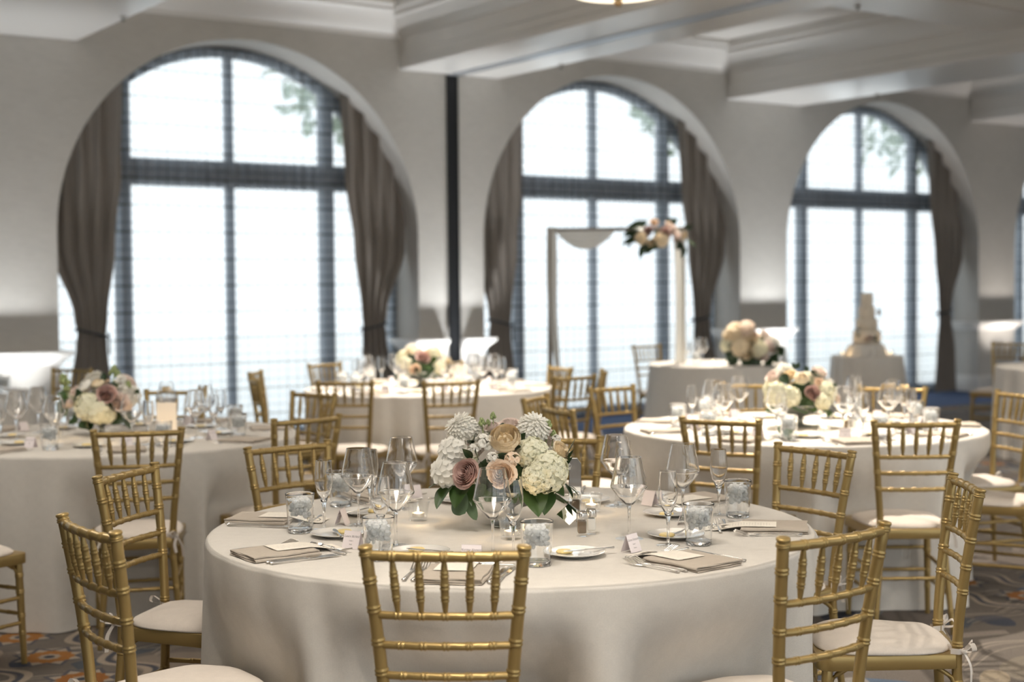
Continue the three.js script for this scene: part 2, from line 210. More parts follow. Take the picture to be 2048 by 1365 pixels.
// ---------------------------------------------------------------- room shell (x along the window wall, wall face at z = WZ, room towards +z)
const WZ = -12.563, ARCH = [1.32, 5.735, 10.165, 14.58, 19.0], HW = 1.82, SPRING = 1.985, X0 = -5, X1 = 22, ZB = 5, CEIL = 4.3, REV = 0.62, GLASS = 0.5;
const archTop = (xc, x, r = HW) => SPRING + Math.sqrt(Math.max(0, r * r - (x - xc) ** 2));
{
  const s = new THREE.Shape(); s.moveTo(X0 - 0.3, 0);
  for (const c of ARCH) { s.lineTo(c - HW, 0); s.lineTo(c - HW, SPRING); for (let i = 1; i < 64; i++) { const a = Math.PI - (i / 64) * Math.PI; s.lineTo(c + HW * Math.cos(a), SPRING + HW * Math.sin(a)); } s.lineTo(c + HW, SPRING); s.lineTo(c + HW, 0); }
  s.lineTo(X1 + 0.3, 0); s.lineTo(X1 + 0.3, CEIL + 0.2); s.lineTo(X0 - 0.3, CEIL + 0.2);
  const g = new THREE.ExtrudeGeometry(s, { depth: REV, bevelEnabled: false, curveSegments: 4 }).translate(0, 0, WZ - REV);
  struct('wall_back', toCreasedNormals(g, 0.5), M.wall);
  struct('wall_left', box(0.3, CEIL + 0.2, ZB - WZ, X0 - 0.15, CEIL / 2 + 0.1, (ZB + WZ) / 2), M.wall);
  struct('wall_right', box(0.3, CEIL + 0.2, ZB - WZ, X1 + 0.15, CEIL / 2 + 0.1, (ZB + WZ) / 2), M.wall);
  { // the wall behind the viewer has plain garden windows, whose daylight greys the arcade and the cloth fronts
    const f = new THREE.Shape(); f.moveTo(X0 - 0.3, 0); f.lineTo(X1 + 0.3, 0); f.lineTo(X1 + 0.3, CEIL + 0.2); f.lineTo(X0 - 0.3, CEIL + 0.2);
    [-1.2, 3.2, 7.6, 12.0, 16.4].forEach((x, i) => {
      const h = new THREE.Path(); h.moveTo(x - 1.95, 0.15); h.lineTo(x - 1.95, 4.05); h.lineTo(x + 1.95, 4.05); h.lineTo(x + 1.95, 0.15); f.holes.push(h);
      const w = new THREE.Group(); w.name = 'window_' + (ARCH.length + i); w.userData.kind = 'structure'; scene.add(w);
      mesh('window_frame', [box(3.9, 0.08, 0.1, x, 0.19, ZB + 0.15), box(3.9, 0.08, 0.1, x, 4.01, ZB + 0.15), ...[-1.91, 0, 1.91].map((o) => box(0.08, 3.9, 0.1, x + o, 2.1, ZB + 0.15))], M.frame, w);
      for (const o of [-0.955, 0.955]) mesh('pane', box(1.83, 3.74, 0.006, x + o, 2.1, ZB + 0.15), M.pane, w);
    });
    struct('wall_front', new THREE.ExtrudeGeometry(f, { depth: 0.3, bevelEnabled: false }).translate(0, 0, ZB), M.wall);
  }
  struct('ceiling', box(X1 - X0 + 0.6, 0.2, ZB - WZ + REV, (X0 + X1) / 2, CEIL + 0.1, (ZB + WZ - REV) / 2), M.ceiling);
  const plane = (x0, x1, z0, z1, y) => grid(1, 1, (u, v) => [lerp(x0, x1, u), y, lerp(z1, z0, v)], (u, v, q) => [q[0] - 1.754 + 0.43, -q[2] - 5.84]);
  const fl = merged([plane(X0, X1, WZ + 1.2, ZB, 0)]); struct('floor', fl, M.carpet);
  struct('floor_border', merged([plane(X0, X1, WZ - REV, WZ + 1.2, 0), box(X1 - X0, 0.2, ZB - WZ + REV, (X0 + X1) / 2, -0.104, (ZB + WZ - REV) / 2)]), M.border);
}
// beams from the pillars into the room, cross beams, crown along the window wall
const PILLAR = [3.5275, 7.95, 12.3725, 16.79];
const crownProf = [[0, -0.34], [0.015, -0.34], [0.02, -0.3], [0.05, -0.27], [0.1, -0.2], [0.16, -0.13], [0.2, -0.1], [0.2, -0.07], [0.23, -0.05], [0.23, 0]];
{
  const side = [[0.58, 3.65], [0.6, 3.66], [0.6, 3.71], [0.585, 3.72], [0.585, 3.8], [0.57, 3.815], [0.57, 3.96], [0.59, 3.97], [0.6, 4.0], [0.64, 4.05], [0.7, 4.12], [0.74, 4.15], [0.74, 4.19], [0.77, 4.21], [0.77, CEIL]];
  [...PILLAR, 21.2, -0.9].forEach((x, i) => {
    const s = new THREE.Shape(); side.forEach(([a, y], k) => (k ? s.lineTo(a, y) : s.moveTo(a, y))); [...side].reverse().forEach(([a, y]) => s.lineTo(-a, y));
    const g = new THREE.ExtrudeGeometry(s, { depth: ZB - WZ - 0.02, bevelEnabled: false }).translate(x, 0, WZ + 0.01);
    struct('beam_' + (i + 1), toCreasedNormals(g, 0.4), M.beam);
  });
  // cross beams: shape in (z, y), extruded along x between the beams
  const bays = [[-0.9, 3.5275], [3.5275, 7.95], [7.95, 12.3725], [12.3725, 16.79], [16.79, 21.2]]; let n = 0;
  for (const [a, b] of bays) {
    const ex = (pts, z) => { const s = new THREE.Shape(); pts.forEach(([p, y], k) => (k ? s.lineTo(p, y) : s.moveTo(p, y))); return new THREE.ExtrudeGeometry(s, { depth: b - a - 1.1, bevelEnabled: false }).rotateY(-Math.PI / 2).translate(b - 0.55, 0, z); };
    const cb = [[0.36, 3.9], [0.4, 3.92], [0.4, 4.0], [0.44, 4.05], [0.5, 4.12], [0.54, 4.15], [0.57, 4.21], [0.57, CEIL]];
    for (const z of [-8.5, -3.9]) struct('beam_cross_' + ++n, toCreasedNormals(ex([...cb.map(([p, y]) => [p, y]), ...[...cb].reverse().map(([p, y]) => [-p, y])], z), 0.4), M.beam);
    struct('trim_crown_' + n, toCreasedNormals(ex(crownProf.map(([p, y]) => [p, CEIL + y]).concat([[0, CEIL]]), WZ + 0.002), 0.4), M.trim);
  }
}
// chair rail and baseboard round every pillar; the pillar with the partition track has two halves
{
  const slabs = (list, x0, x1, gapL, gapR) => merged(list.map(([p, y0, y1]) => { const a = x0 - (gapL ? 0 : p), b = x1 + (gapR ? 0 : p), z0 = WZ - REV + 0.03, z1 = WZ + p; return rbox(b - a, y1 - y0, z1 - z0, Math.min(0.006, (y1 - y0) * 0.3), (a + b) / 2, (y0 + y1) / 2, (z0 + z1) / 2, 1); }));
  const RAIL = [[0.02, 0.84, 0.868], [0.035, 0.866, 0.882], [0.05, 0.88, 0.9], [0.07, 0.898, 0.918], [0.09, 0.916, 0.935], [0.1, 0.933, 0.96]], BASE = [[0.022, 0.002, 0.19], [0.03, 0.002, 0.03], [0.016, 0.188, 0.21], [0.01, 0.208, 0.228]];
  let n = 0;
  for (let i = -1; i < PILLAR.length; i++) {
    const a = i < 0 ? X0 + 0.02 : ARCH[i] + HW, b = i < 0 ? ARCH[0] - HW : ARCH[i + 1] - HW;
    for (const [p, q, l, r] of i === 1 ? [[a, 7.865, 0, 1], [8.06, b, 1, 0]] : [[a, b, i < 0, 0]]) { n++; struct('trim_' + n, slabs(RAIL, p, q, l, r), M.trim); struct('baseboard_' + n, slabs(BASE, p, q, l, r), M.trim); }
  }
  // the last stretch beyond the fifth arch
  struct('trim_' + (n + 1), slabs(RAIL, ARCH[4] + HW, X1 - 0.02, 0, 1), M.trim); struct('baseboard_' + (n + 1), slabs(BASE, ARCH[4] + HW, X1 - 0.02, 0, 1), M.trim);
  const tr = struct('trim_track', [box(0.105, 3.645, 0.03, 7.963, 1.8225, WZ + 0.004), box(0.012, 3.645, 0.05, 7.906, 1.8225, WZ + 0.01), box(0.012, 3.645, 0.05, 8.02, 1.8225, WZ + 0.01)], M.track);
  tag(tr, 'black floor-to-ceiling partition track on the pillar between the first two arches', 'track');
  const ct = struct('trim_ceiling_track', [box(0.07, 0.014, ZB - WZ - 0.1, 7.963, 3.645, (ZB + WZ) / 2), box(0.02, 0.02, ZB - WZ - 0.1, 7.913, 3.643, (ZB + WZ) / 2), box(0.02, 0.02, ZB - WZ - 0.1, 8.013, 3.643, (ZB + WZ) / 2)], M.rail);
  tag(ct, 'pale metal partition track along the underside of the ceiling beam', 'track');
}
// windows: french doors under a transom and an arched light; every pane a part
{
  const outline = (xc, x0, x1, y0, top) => { const s = new THREE.Shape(); s.moveTo(x0, y0); s.lineTo(x1, y0); if (top === null) { const n = 14; for (let i = 0; i <= n; i++) { const x = lerp(x1, x0, i / n); s.lineTo(x, archTop(xc, x, HW - 0.07)); } } else { s.lineTo(x1, top); s.lineTo(x0, top); } return s; };
  ARCH.forEach((xc, i) => {
    const w = new THREE.Group(); w.name = 'window_' + i; w.userData.kind = 'structure'; scene.add(w); const z = WZ - GLASS;
    const bars = [];
    for (const [o, bw] of [[-1.06, 0.15], [0, 0.075], [1.04, 0.15], [-1.78, 0.1], [1.78, 0.1]]) bars.push(box(bw, archTop(xc, xc + Math.min(1.77, Math.abs(o) + 0.05)) - 0.02, 0.07, xc + o, (archTop(xc, xc + Math.min(1.77, Math.abs(o) + 0.05)) - 0.02) / 2, z));
    bars.push(box(3.6, 0.25, 0.09, xc, 2.585, z), box(3.6, 0.12, 0.08, xc, 0.062, z));
    const ring = new THREE.Shape(); ring.absarc(xc, SPRING, HW - 0.005, 0, Math.PI, false); ring.absarc(xc, SPRING, HW - 0.1, Math.PI, 0, true);
    bars.push(new THREE.ExtrudeGeometry(ring, { depth: 0.08, bevelEnabled: false, curveSegments: 40 }).translate(0, 0, z - 0.04));
    mesh('window_frame', bars, M.frame, w);
    const cols = [-1.74, -1.06, 0, 1.04, 1.74];
    for (let k = 0; k < 4; k++) for (const up of [0, 1]) { const g = new THREE.ExtrudeGeometry(outline(xc, xc + cols[k] + 0.03, xc + cols[k + 1] - 0.03, up ? 2.7 : 0.12, up ? null : 2.47), { depth: 0.006, bevelEnabled: false }).translate(0, 0, z - 0.003); mesh('pane', g, M.pane, w); }
  });
}
// ---------------------------------------------------------------- outside: terrace and trees
struct('ground_terrace', box(60, 0.2, 30, 9, -0.14, WZ - 0.7 - 15), M.stone); struct('ground_garden', box(60, 0.2, 30, 9, -0.14, ZB + 0.35 + 15), M.stone);
{
  const leaf = new THREE.BufferGeometry(); leaf.setAttribute('position', new THREE.Float32BufferAttribute([0, 0, 0, 0.06, 0.12, 0.02, 0, 0.26, 0, 0, 0, 0, 0, 0.26, 0, -0.06, 0.12, 0.02], 3));
  const spots = [[12.9, -20.5, 4.9, 1.7, -1.3], [19.2, -19.5, 4.8, 1.5, -1.1], [25.6, -19.5, 5.0, 1.9, -1.2], [5.75, -20.5, 5.2, 1.3, 0.2], [31.5, -20.5, 5.2, 2.0, -1], [-2.5, -20.5, 5.4, 1.8, 0]];
  const lab = ['pale garden tree whose crown shows at the top of the widest window', 'pale garden tree showing at the top of the arbor window', 'pale garden tree showing at the top of the cake window', 'pale garden tree outside between the wall shelf and the widest window', 'garden tree outside at the far end of the terrace', 'garden tree outside past the wall with the broad shelf'];
  spots.forEach(([x, z, h, r, ox], i) => {
    const t = thing('garden_tree', lab[i], 'tree', [x, -0.04, z], 0, 'trees beyond the windows'); const list = [];
    for (let k = 0; k < 900; k++) { const a = rr(0, 6.283), b = Math.acos(rr(-1, 1)), q = r * Math.pow(rnd(), 0.4), p = V(ox + q * Math.sin(b) * Math.cos(a), h + q * 0.7 * Math.cos(b), q * Math.sin(b) * Math.sin(a)); list.push(orient(leaf, p, V(rr(-1, 1), rr(-1, 1), rr(-1, 1)), rr(0, 6), rr(0.8, 1.6))); }
    mesh('crown', list, M.tree, t);
    mesh('trunk', [tube([V(0, 0, 0), V(0.06, h * 0.5, 0.03), V(ox * 0.6, h, 0)], (k) => 0.16 - 0.09 * k, 8), tube([V(0.03, h * 0.6, 0), V(ox + 0.5, h * 0.95, 0.2)], 0.05), tube([V(0.03, h * 0.6, 0), V(ox - 0.5, h * 0.9, -0.2)], 0.05)], M.bark, t);
  });
}
// ---------------------------------------------------------------- curtains
{
  const sheerG = (xc) => grid(300, 30, (u, v) => { const x = xc - 1.8 + 3.6 * u, top = Math.max(1.98, archTop(xc, x, HW - 0.015) - 0.005), y = lerp(0.015, top, v); return [x, y, WZ - 0.4 + 0.017 * Math.sin(x * 52 + 2 * Math.sin(x * 3.1)) * (0.75 + 0.25 * Math.sin(x * 11)) + 0.012 * Math.sin(x * 4)]; }, (u, v, q) => [u * 3.6 * 2 * 1.25, q[1] * 2]);
  const lab = ['plaid sheer curtain filling the arch past the wall shelf', 'plaid sheer curtain filling the widest arched window', 'plaid sheer curtain in the arch behind the wedding arbor', 'plaid sheer curtain in the arch behind the wedding cake', 'sliver of plaid sheer curtain past the pillar with twin uplights'];
  ARCH.forEach((xc, i) => i && tag(mesh('sheer_curtain', sheerG(xc), M.sheer), lab[i], 'curtain'));
  tag(mesh('sheer_curtain', sheerG(ARCH[0]), M.sheer), lab[0], 'curtain');
  const key = (list, y) => { let k = list.length - 2; for (let i = 0; i < list.length - 1; i++) if (y >= list[i][0] && y <= list[i + 1][0]) { k = i; break; } const [a, b] = [list[k], list[k + 1]], t = Math.min(1, Math.max(0, (y - a[0]) / (b[0] - a[0]))), s = t * t * (3 - 2 * t); return [lerp(a[1], b[1], s), lerp(a[2], b[2], s)]; };
  // [height, distance of the inner edge from the arch axis, distance of the outer edge]
  const prof = [[0, 1.24, 1.68], [0.55, 1.27, 1.66], [1.0, 1.31, 1.59], [1.1, 1.315, 1.575], [1.22, 1.3, 1.6], [1.9, 1.22, 1.81], [2.6, 1.14, 1.825], [3.6, 1.1, 1.825]];
  const drape = (xc, s, label) => {
    const t = thing('drape', label, 'curtain', [xc, 0, WZ - 0.25], 0, 'tied-back taupe drapes');
    const g = grid(72, 60, (u, v) => {
      const at = lerp(1.12, 1.815, u), top = archTop(0, at, HW + 0.012); let y = lerp(0.012, top, v); const [a, b] = key(prof, y);
      const gather = (b - a) / 0.66, x = s * lerp(a, b, u), f = Math.sin(u * 27 + 0.8 * Math.sin(y * 1.3)) * (0.02 + 0.012 * gather) + 0.008 * Math.sin(u * 55 + y); return [x, y, -0.02 + f * (0.55 + 0.45 * gather)];
    }, (u, v, q) => [u * 1.2, q[1]]);
    mesh('panel', g, M.drape, t);
    mesh('tieback', [rod((k) => { const a = k * 6.283; return V(s * (1.445 + 0.142 * Math.cos(a)), 1.1 + 0.035 * Math.cos(a), -0.02 + 0.075 * Math.sin(a)); }, () => 0.013, [], 6, 28, false), box(0.012, 0.2, 0.02, s * 1.3, 1.0, 0.03)], M.tie, t);
  };
  drape(ARCH[1], -1, 'taupe drape tied back next to the glowing wall shelf'); drape(ARCH[1], 1, 'wide taupe drape tied back beside the black track pillar');
  drape(ARCH[2], -1, 'narrow strip of taupe drape just past the black track'); drape(ARCH[2], 1, 'taupe drape tied back behind the arbor flowers');
  drape(ARCH[3], 1, 'taupe drape tied back beyond the wedding cake');
}
// ---------------------------------------------------------------- chairs
const TOPZ = 0.243;
const chair0 = (() => {
  const t = thing('chiavari_chair', '', 'chair', [0, 0, 0]);
  const post = (s) => new THREE.CatmullRomCurve3([V(s * 0.166, 0, 0.222), V(s * 0.146, 0.22, 0.2), V(s * 0.134, 0.43, 0.188), V(s * 0.1505, 0.66, 0.205), V(s * 0.1745, 0.902, 0.24)]);
  const at = (s, y) => { const c = post(s); let lo = 0, hi = 1; for (let i = 0; i < 24; i++) { const m = (lo + hi) / 2; c.getPoint(m).y < y ? (lo = m) : (hi = m); } return [c.getPoint(lo), lo]; };
  for (const s of [-1, 1]) {
    const c = post(s), rings = [0.1, 0.24, 0.36, 0.47, 0.62, 0.69, 0.766, 0.832].map((y) => at(s, y)[1]);
    const body = rod((k) => c.getPoint(k), (k) => (k < 0.3 ? lerp(0.0105, 0.0145, k / 0.3) : 0.0145), rings, 12, 18);
    const knob = lathe([[0, 0], [0.0142, 0], [0.017, 0.002], [0.017, 0.0045], [0.0145, 0.006], [0.0165, 0.0075], [0.0165, 0.0095], [0.0135, 0.0115], [0.0135, 0.014], [0.0162, 0.0165], [0.0168, 0.02], [0.0155, 0.0232], [0.01, 0.0245], [0, 0.025]], 14);
    mesh('finial', orient(knob, c.getPoint(0.985), c.getTangent(1)), M.gold, mesh('back_post', body, M.gold, t));
    mesh('leg', rod(line(V(s * 0.178, 0, -0.185), V(s * 0.17, 0.412, -0.172)), (k) => lerp(0.0115, 0.0155, Math.min(1, k * 1.5)), [0.3, 0.47, 0.7, 0.86], 12, 8), M.gold, t);
  }
  const rail = (y, r, bow, n) => { const [a] = at(-1, y), [b] = at(1, y); return rod((k) => V(lerp(a.x, b.x, k), y, a.z + bow * (1 - (2 * k - 1) ** 2)), () => r, [...Array(n)].map((_, i) => (i + 1) / (n + 1)), 10, 10, false); };
  mesh('top_rail', rail(0.888, 0.0118, 0.018, 5), M.gold, t);
  for (const y of [0.752, 0.683, 0.613]) mesh('back_rail', rail(y, 0.0092, 0.018, 5), M.gold, t);
  for (let i = 0; i < 5; i++) { const k = (i + 1) / 6, [a] = at(-1, 0.752), [b] = at(1, 0.752), [c] = at(-1, 0.888), [d] = at(1, 0.888), bow = 0.018 * (1 - (2 * k - 1) ** 2); mesh('spindle', rod(line(V(lerp(a.x, b.x, k), 0.756, a.z + bow), V(lerp(c.x, d.x, k), 0.884, c.z + bow)), (q) => 0.0045 + 0.0052 * Math.pow(Math.sin(Math.PI * q), 0.8), [0.28, 0.5, 0.72], 8, 10, false), M.gold, t); }
  const st = (a, b, n) => mesh('stretcher', rod(line(a, b), () => 0.0082, [...Array(n)].map((_, i) => (i + 1) / (n + 1)), 8, 4, false), M.gold, t);
  for (const s of [-1, 1]) for (const y of [0.165, 0.265]) st(V(s * 0.176, y, -0.18), V(at(s, y)[0].x, y, at(s, y)[0].z), 3);
  for (const y of [0.2, 0.3]) st(V(-0.175, y, -0.178), V(0.175, y, -0.178), 4);
  st(V(at(-1, 0.235)[0].x, 0.235, at(-1, 0.235)[0].z), V(at(1, 0.235)[0].x, 0.235, at(1, 0.235)[0].z), 3);
  const plan = (k) => { const s = new THREE.Shape(), f = 0.2 * k, b = 0.148 * k, zf = -0.2 * k, zb = 0.2 * k, r = 0.045; s.moveTo(-f + r, -zf); s.lineTo(f - r, -zf); s.quadraticCurveTo(f, -zf, f - 0.005, -zf - r); s.lineTo(b, -zb + 0.02); s.lineTo(b - 0.02, -zb); s.lineTo(-b + 0.02, -zb); s.lineTo(-b, -zb + 0.02); s.lineTo(-f + 0.005, -zf - r); s.quadraticCurveTo(-f, -zf, -f + r, -zf); return s; };
  mesh('seat_frame', toCreasedNormals(new THREE.ExtrudeGeometry(plan(1), { depth: 0.034, bevelEnabled: true, bevelSize: 0.004, bevelThickness: 0.004, bevelSegments: 2, curveSegments: 6 }).rotateX(-Math.PI / 2).translate(0, 0.406, 0), 0.6), M.gold, t);
  for (const s of [-1, 1]) for (const [x, z, dx, dz] of [[s * 0.168, -0.17, -s, 0], [s * 0.168, -0.17, 0, 1], [s * 0.14, 0.185, 0, -1]]) mesh('bracket', tube([V(x, 0.33, z), V(x + dx * 0.012, 0.375, z + dz * 0.012), V(x + dx * 0.05, 0.402, z + dz * 0.05)], 0.007, 6, 6), M.gold, t);
  const pad = (a, rho) => { const c = Math.cos(a), n = Math.sin(a), q = (x, p) => Math.sign(x) * Math.pow(Math.abs(x), p), z = -0.006 + 0.196 * q(n, 0.62) * rho, w = lerp(0.2, 0.168, (z + 0.2) / 0.4); return [w * q(c, 0.62) * rho, z]; };
  const prof = [[0, 0.482], [0.25, 0.4815], [0.5, 0.479], [0.72, 0.474], [0.86, 0.468], [0.94, 0.461], [0.985, 0.452], [0.99, 0.446], [0.96, 0.4435], [0.8, 0.4432], [0, 0.4432]];
  const cush = mesh('cushion', grid(48, prof.length - 1, (u, v) => { const [rho, y] = prof[Math.round(v * (prof.length - 1))], a = -u * 6.2832, [x, z] = pad(a, rho); return [x, y + (rho > 0.3 && y > 0.45 ? 0.0022 * Math.sin(a * 5 + rho * 4) : 0), z]; }, (u, v, q) => [q[0], q[2]]), M.cushion, t);
  for (const s of [-1, 1]) { const [p] = at(s, 0.452), x = p.x, z = p.z, y = 0.452, b = [];
    b.push(strip([V(x - s * 0.03, y + 0.002, z - 0.02), V(x, y, z + 0.018), V(x + s * 0.02, y, z + 0.004), V(x + s * 0.012, y, z - 0.02)], 0.016, V(0, 1, 0)));
    b.push(strip([V(x + s * 0.016, y, z + 0.014), V(x + s * 0.045, y + 0.03, z + 0.03), V(x + s * 0.055, y + 0.012, z + 0.036), V(x + s * 0.018, y, z + 0.016)], 0.014, V(0.3 * s, 0.3, 0.9)));
    b.push(strip([V(x + s * 0.016, y, z + 0.014), V(x - s * 0.004, y + 0.026, z + 0.042), V(x - s * 0.014, y + 0.01, z + 0.044), V(x + s * 0.014, y, z + 0.018)], 0.014, V(0.9, 0.3, 0.2)));
    b.push(strip([V(x + s * 0.016, y, z + 0.016), V(x + s * 0.035, y - 0.035, z + 0.03), V(x + s * 0.042, y - 0.085, z + 0.03)], 0.013, V(0.8, 0, 0.6)));
    b.push(strip([V(x + s * 0.016, y, z + 0.016), V(x + s * 0.006, y - 0.03, z + 0.034), V(x + s * 0.012, y - 0.065, z + 0.04)], 0.013, V(0.9, 0, -0.4)));
    b.push(new THREE.SphereGeometry(0.009, 8, 6).translate(x + s * 0.016, y, z + 0.016)); mesh('ribbon_tie', b, M.ribbon, cush); }
  return t;
})();
const TAB = { T1: [2.442, -3.543], T2: [2.433, -6.963], T3: [5.322, -5.134], T4: [5.425, -8.893], T5: [11.149, -7.243], T6: [2.243, -10.609] };
const FRONT = 'front round table', WIN = 'table by the widest window', CAKE = 'table before the wedding cake', TRK = 'table under the black wall track';
let usedChair = false; const SEATS = [];
function chair(mx, mz, yaw, label, group) {
  const a = yaw * D, p = [mx - TOPZ * Math.sin(a), 0.0, mz - TOPZ * Math.cos(a)], y = 0.001; SEATS.push([p[0], p[2], a]);
  if (!usedChair) { usedChair = true; chair0.position.set(p[0], y, p[2]); chair0.rotation.y = a; chair0.userData.label = label; chair0.userData.group = group; } else dup(chair0, [p[0], y, p[2]], a, label, group);
}
const G1 = 'chairs round the front table', G2 = 'chairs round the table facing the widest window', G3 = 'chairs round the table before the cake', G4 = 'chairs round the table before the black track';
[[1.67, -2.681, -37.5, 'gold chair seen square from behind at six o\'clock of the ' + FRONT, G1], [1.146, -3.49, -87.5, 'gold chair at eight o\'clock of the front table, its whole white cushion showing', G1],
  [1.595, -4.464, -140, 'gold chair at nine o\'clock of the ' + FRONT, G1], [2.339, -4.834, -172, 'gold chair at eleven o\'clock of the ' + FRONT, G1],
  [3.25, -4.42, 140, 'gold chair half hidden behind the flowers at twelve o\'clock of the front table', G1], [3.745, -3.556, 90, 'gold chair at two o\'clock of the ' + FRONT, G1],
  [3.425, -2.662, 50, 'gold chair at three o\'clock of the front table, seen almost edge-on', G1], [2.504, -2.31, 2, 'gold chair at five o\'clock of the front table, cushion cut by the frame', G1],
  [2.104, -5.744, -20, 'gold chair with its back to the camera before the pale pink rose centrepiece', G2], [2.905, -5.802, 8, 'gold chair tucked behind the eleven o\'clock chair of the front table', G2],
  [3.626, -7.162, 104, 'gold chair at the open end of the table facing the widest window', G2], [3.123, -7.895, 140, 'gold chair whose back stands dark against the widest window', G2],
  [1.18, -5.75, -62, 'gold chair at the frame edge showing only its cushion and legs', G2],
  [3.401, -10.618, 122, 'gold chair far back in front of the drape by the wall shelf', undefined],
  [4.244, -4.577, -64, 'gold chair seen from behind at eight o\'clock, ' + CAKE, G3], [4.804, -3.99, -34, 'gold chair with white cushion at six o\'clock of the ' + CAKE, G3],
  [4.05, -5.488, -103, 'gold chair seen aslant just behind the front flower arrangement', G3], [4.373, -6.116, -146, 'gold chair edge-on behind the chair next to the front flowers', G3],
  [5.86, -4.1, 24, 'gold chair cut by the frame edge, ribbon on its post', G3], [6.42, -4.68, 68, 'gold chair farther back at the frame edge beside the pale carpet', G3],
  [5.876, -6.112, 152, 'gold chair mostly hidden behind glasses before the big flower urn', G3], [6.3, -5.39, 118, 'gold chair behind the glasses beneath the cake table', G3],
  [5.149, -6.45, 187, 'gold chair standing alone on the blue carpet facing the cake table guests', G3],
  [4.232, -7.941, -44, 'gold chair pulled out at seven o\'clock of the ' + TRK, G4], [4.735, -7.502, -16, 'gold chair pulled out squarely before the black wall track', G4],
  [4.25, -9.29, -128, 'gold chair silhouetted sideways on the widest window', G4], [3.88, -8.5, -106, 'gold chair just in front of the sideways silhouetted chair', G4], [5.597, -7.389, 4, 'gold chair with its cushion bright against the arbor window', G4],
  [6.159, -8.295, 80, 'gold chair just in front of the arbor post', G4], [5.13, -9.95, -160, 'gold chair far behind the glasses by the tied-back drape', G4],
  [5.955, -9.6, 140, 'gold chair far behind the flowers under the black track', G4], [6.094, -7.715, 55, 'gold chair edge-on between the arbor posts', G4],
  [9.1, -10.854, 182, 'gold chair behind the couple\'s table inside the arbor', undefined], [11.9, -8.75, 100, 'gold chair far off against the last sheer curtain', undefined]].forEach((a) => chair(...a));

// ---------------------------------------------------------------- tablecloths
function clothGeo(R, H, folds, flare, seedN, nA = 288, at = null) {
  const o = seedN * 1.7, amp = (th) => 0.55 + 0.45 * Math.sin(th * 3 + o) , w = (th) => { const q = folds * th + 1.3 * Math.sin(2 * th + o) + 0.7 * Math.sin(5 * th + o * 2); return Math.sin(q) + 0.28 * Math.sin(2 * q + 0.7); };
  const rings = [[0, 1, 0], [0.3, 1, 0], [0.6, 1, 0], [0.85, 1, 0], [0.95, 1, 0], [0.985, 0.9992, 0], [0.996, 0.997, 0], [1.002, 0.992, 0.01], [1.004, 0.98, 0.03]];
  for (let i = 1; i <= 16; i++) rings.push([1.004, lerp(0.98, 0.006, i / 16), i / 16]);
  return grid(nA, rings.length - 1, (u, v) => { const [r, y, t] = rings[Math.round(v * (rings.length - 1))], th = -u * 6.28318; const k = Math.pow(t, 0.6), g0 = R * r + flare * t + (k ? 0.03 * k * amp(th) * w(th) + 0.01 * k : 0); let rad = g0;
    if (at && t > 0.01) for (const [px, pz, a] of SEATS) { const dx = at[0] - px, dz = at[1] - pz; if (dx * dx + dz * dz > 2.2) continue; const zx = Math.sin(a), zz = Math.cos(a), ex = Math.cos(th), ez = Math.sin(th), dn = ex * zx + ez * zz; if (dn < 0.3) continue; const lx = (dx + g0 * ex) * zz - (dz + g0 * ez) * zx, rm = (-0.226 - (dx * zx + dz * zz)) / dn, q = (1 - smooth(Math.abs(lx), 0.22, 0.36)) * (1 - smooth(y * H, 0.46, 0.7)); if (rm < rad) rad = lerp(rad, Math.max(rm, 0.3), q); }
    return [rad * Math.cos(th), y * H + (t === 0 && r < 0.98 ? 0.0006 * Math.sin(r * 30 + th * 3) : 0), rad * Math.sin(th)]; },
    (u, v, q) => { const [r, y, t] = rings[Math.round(v * (rings.length - 1))], th = -u * 6.28318; return t === 0 ? [q[0], q[2]] : [th * R, y * H]; });
}
const HT = 0.7643;
for (const [k, folds, label] of [['T1', 25, 'ivory floor-length cloth on the ' + FRONT], ['T2', 27, 'ivory floor-length cloth on the ' + WIN], ['T3', 24, 'ivory floor-length cloth on the ' + CAKE], ['T4', 26, 'ivory floor-length cloth on the ' + TRK], ['T5', 16, 'lilac-grey corner of a draped table at the frame edge'], ['T6', 17, 'ivory cloth on the far table under the wall shelf']]) {
  const m = mesh('tablecloth', clothGeo(0.89, HT, folds, 0.022, folds + k.charCodeAt(1), 288, TAB[k]), M.cloth); m.position.set(TAB[k][0], 0, TAB[k][1]); tag(m, label, 'tablecloth', 'ivory round tablecloths');
}

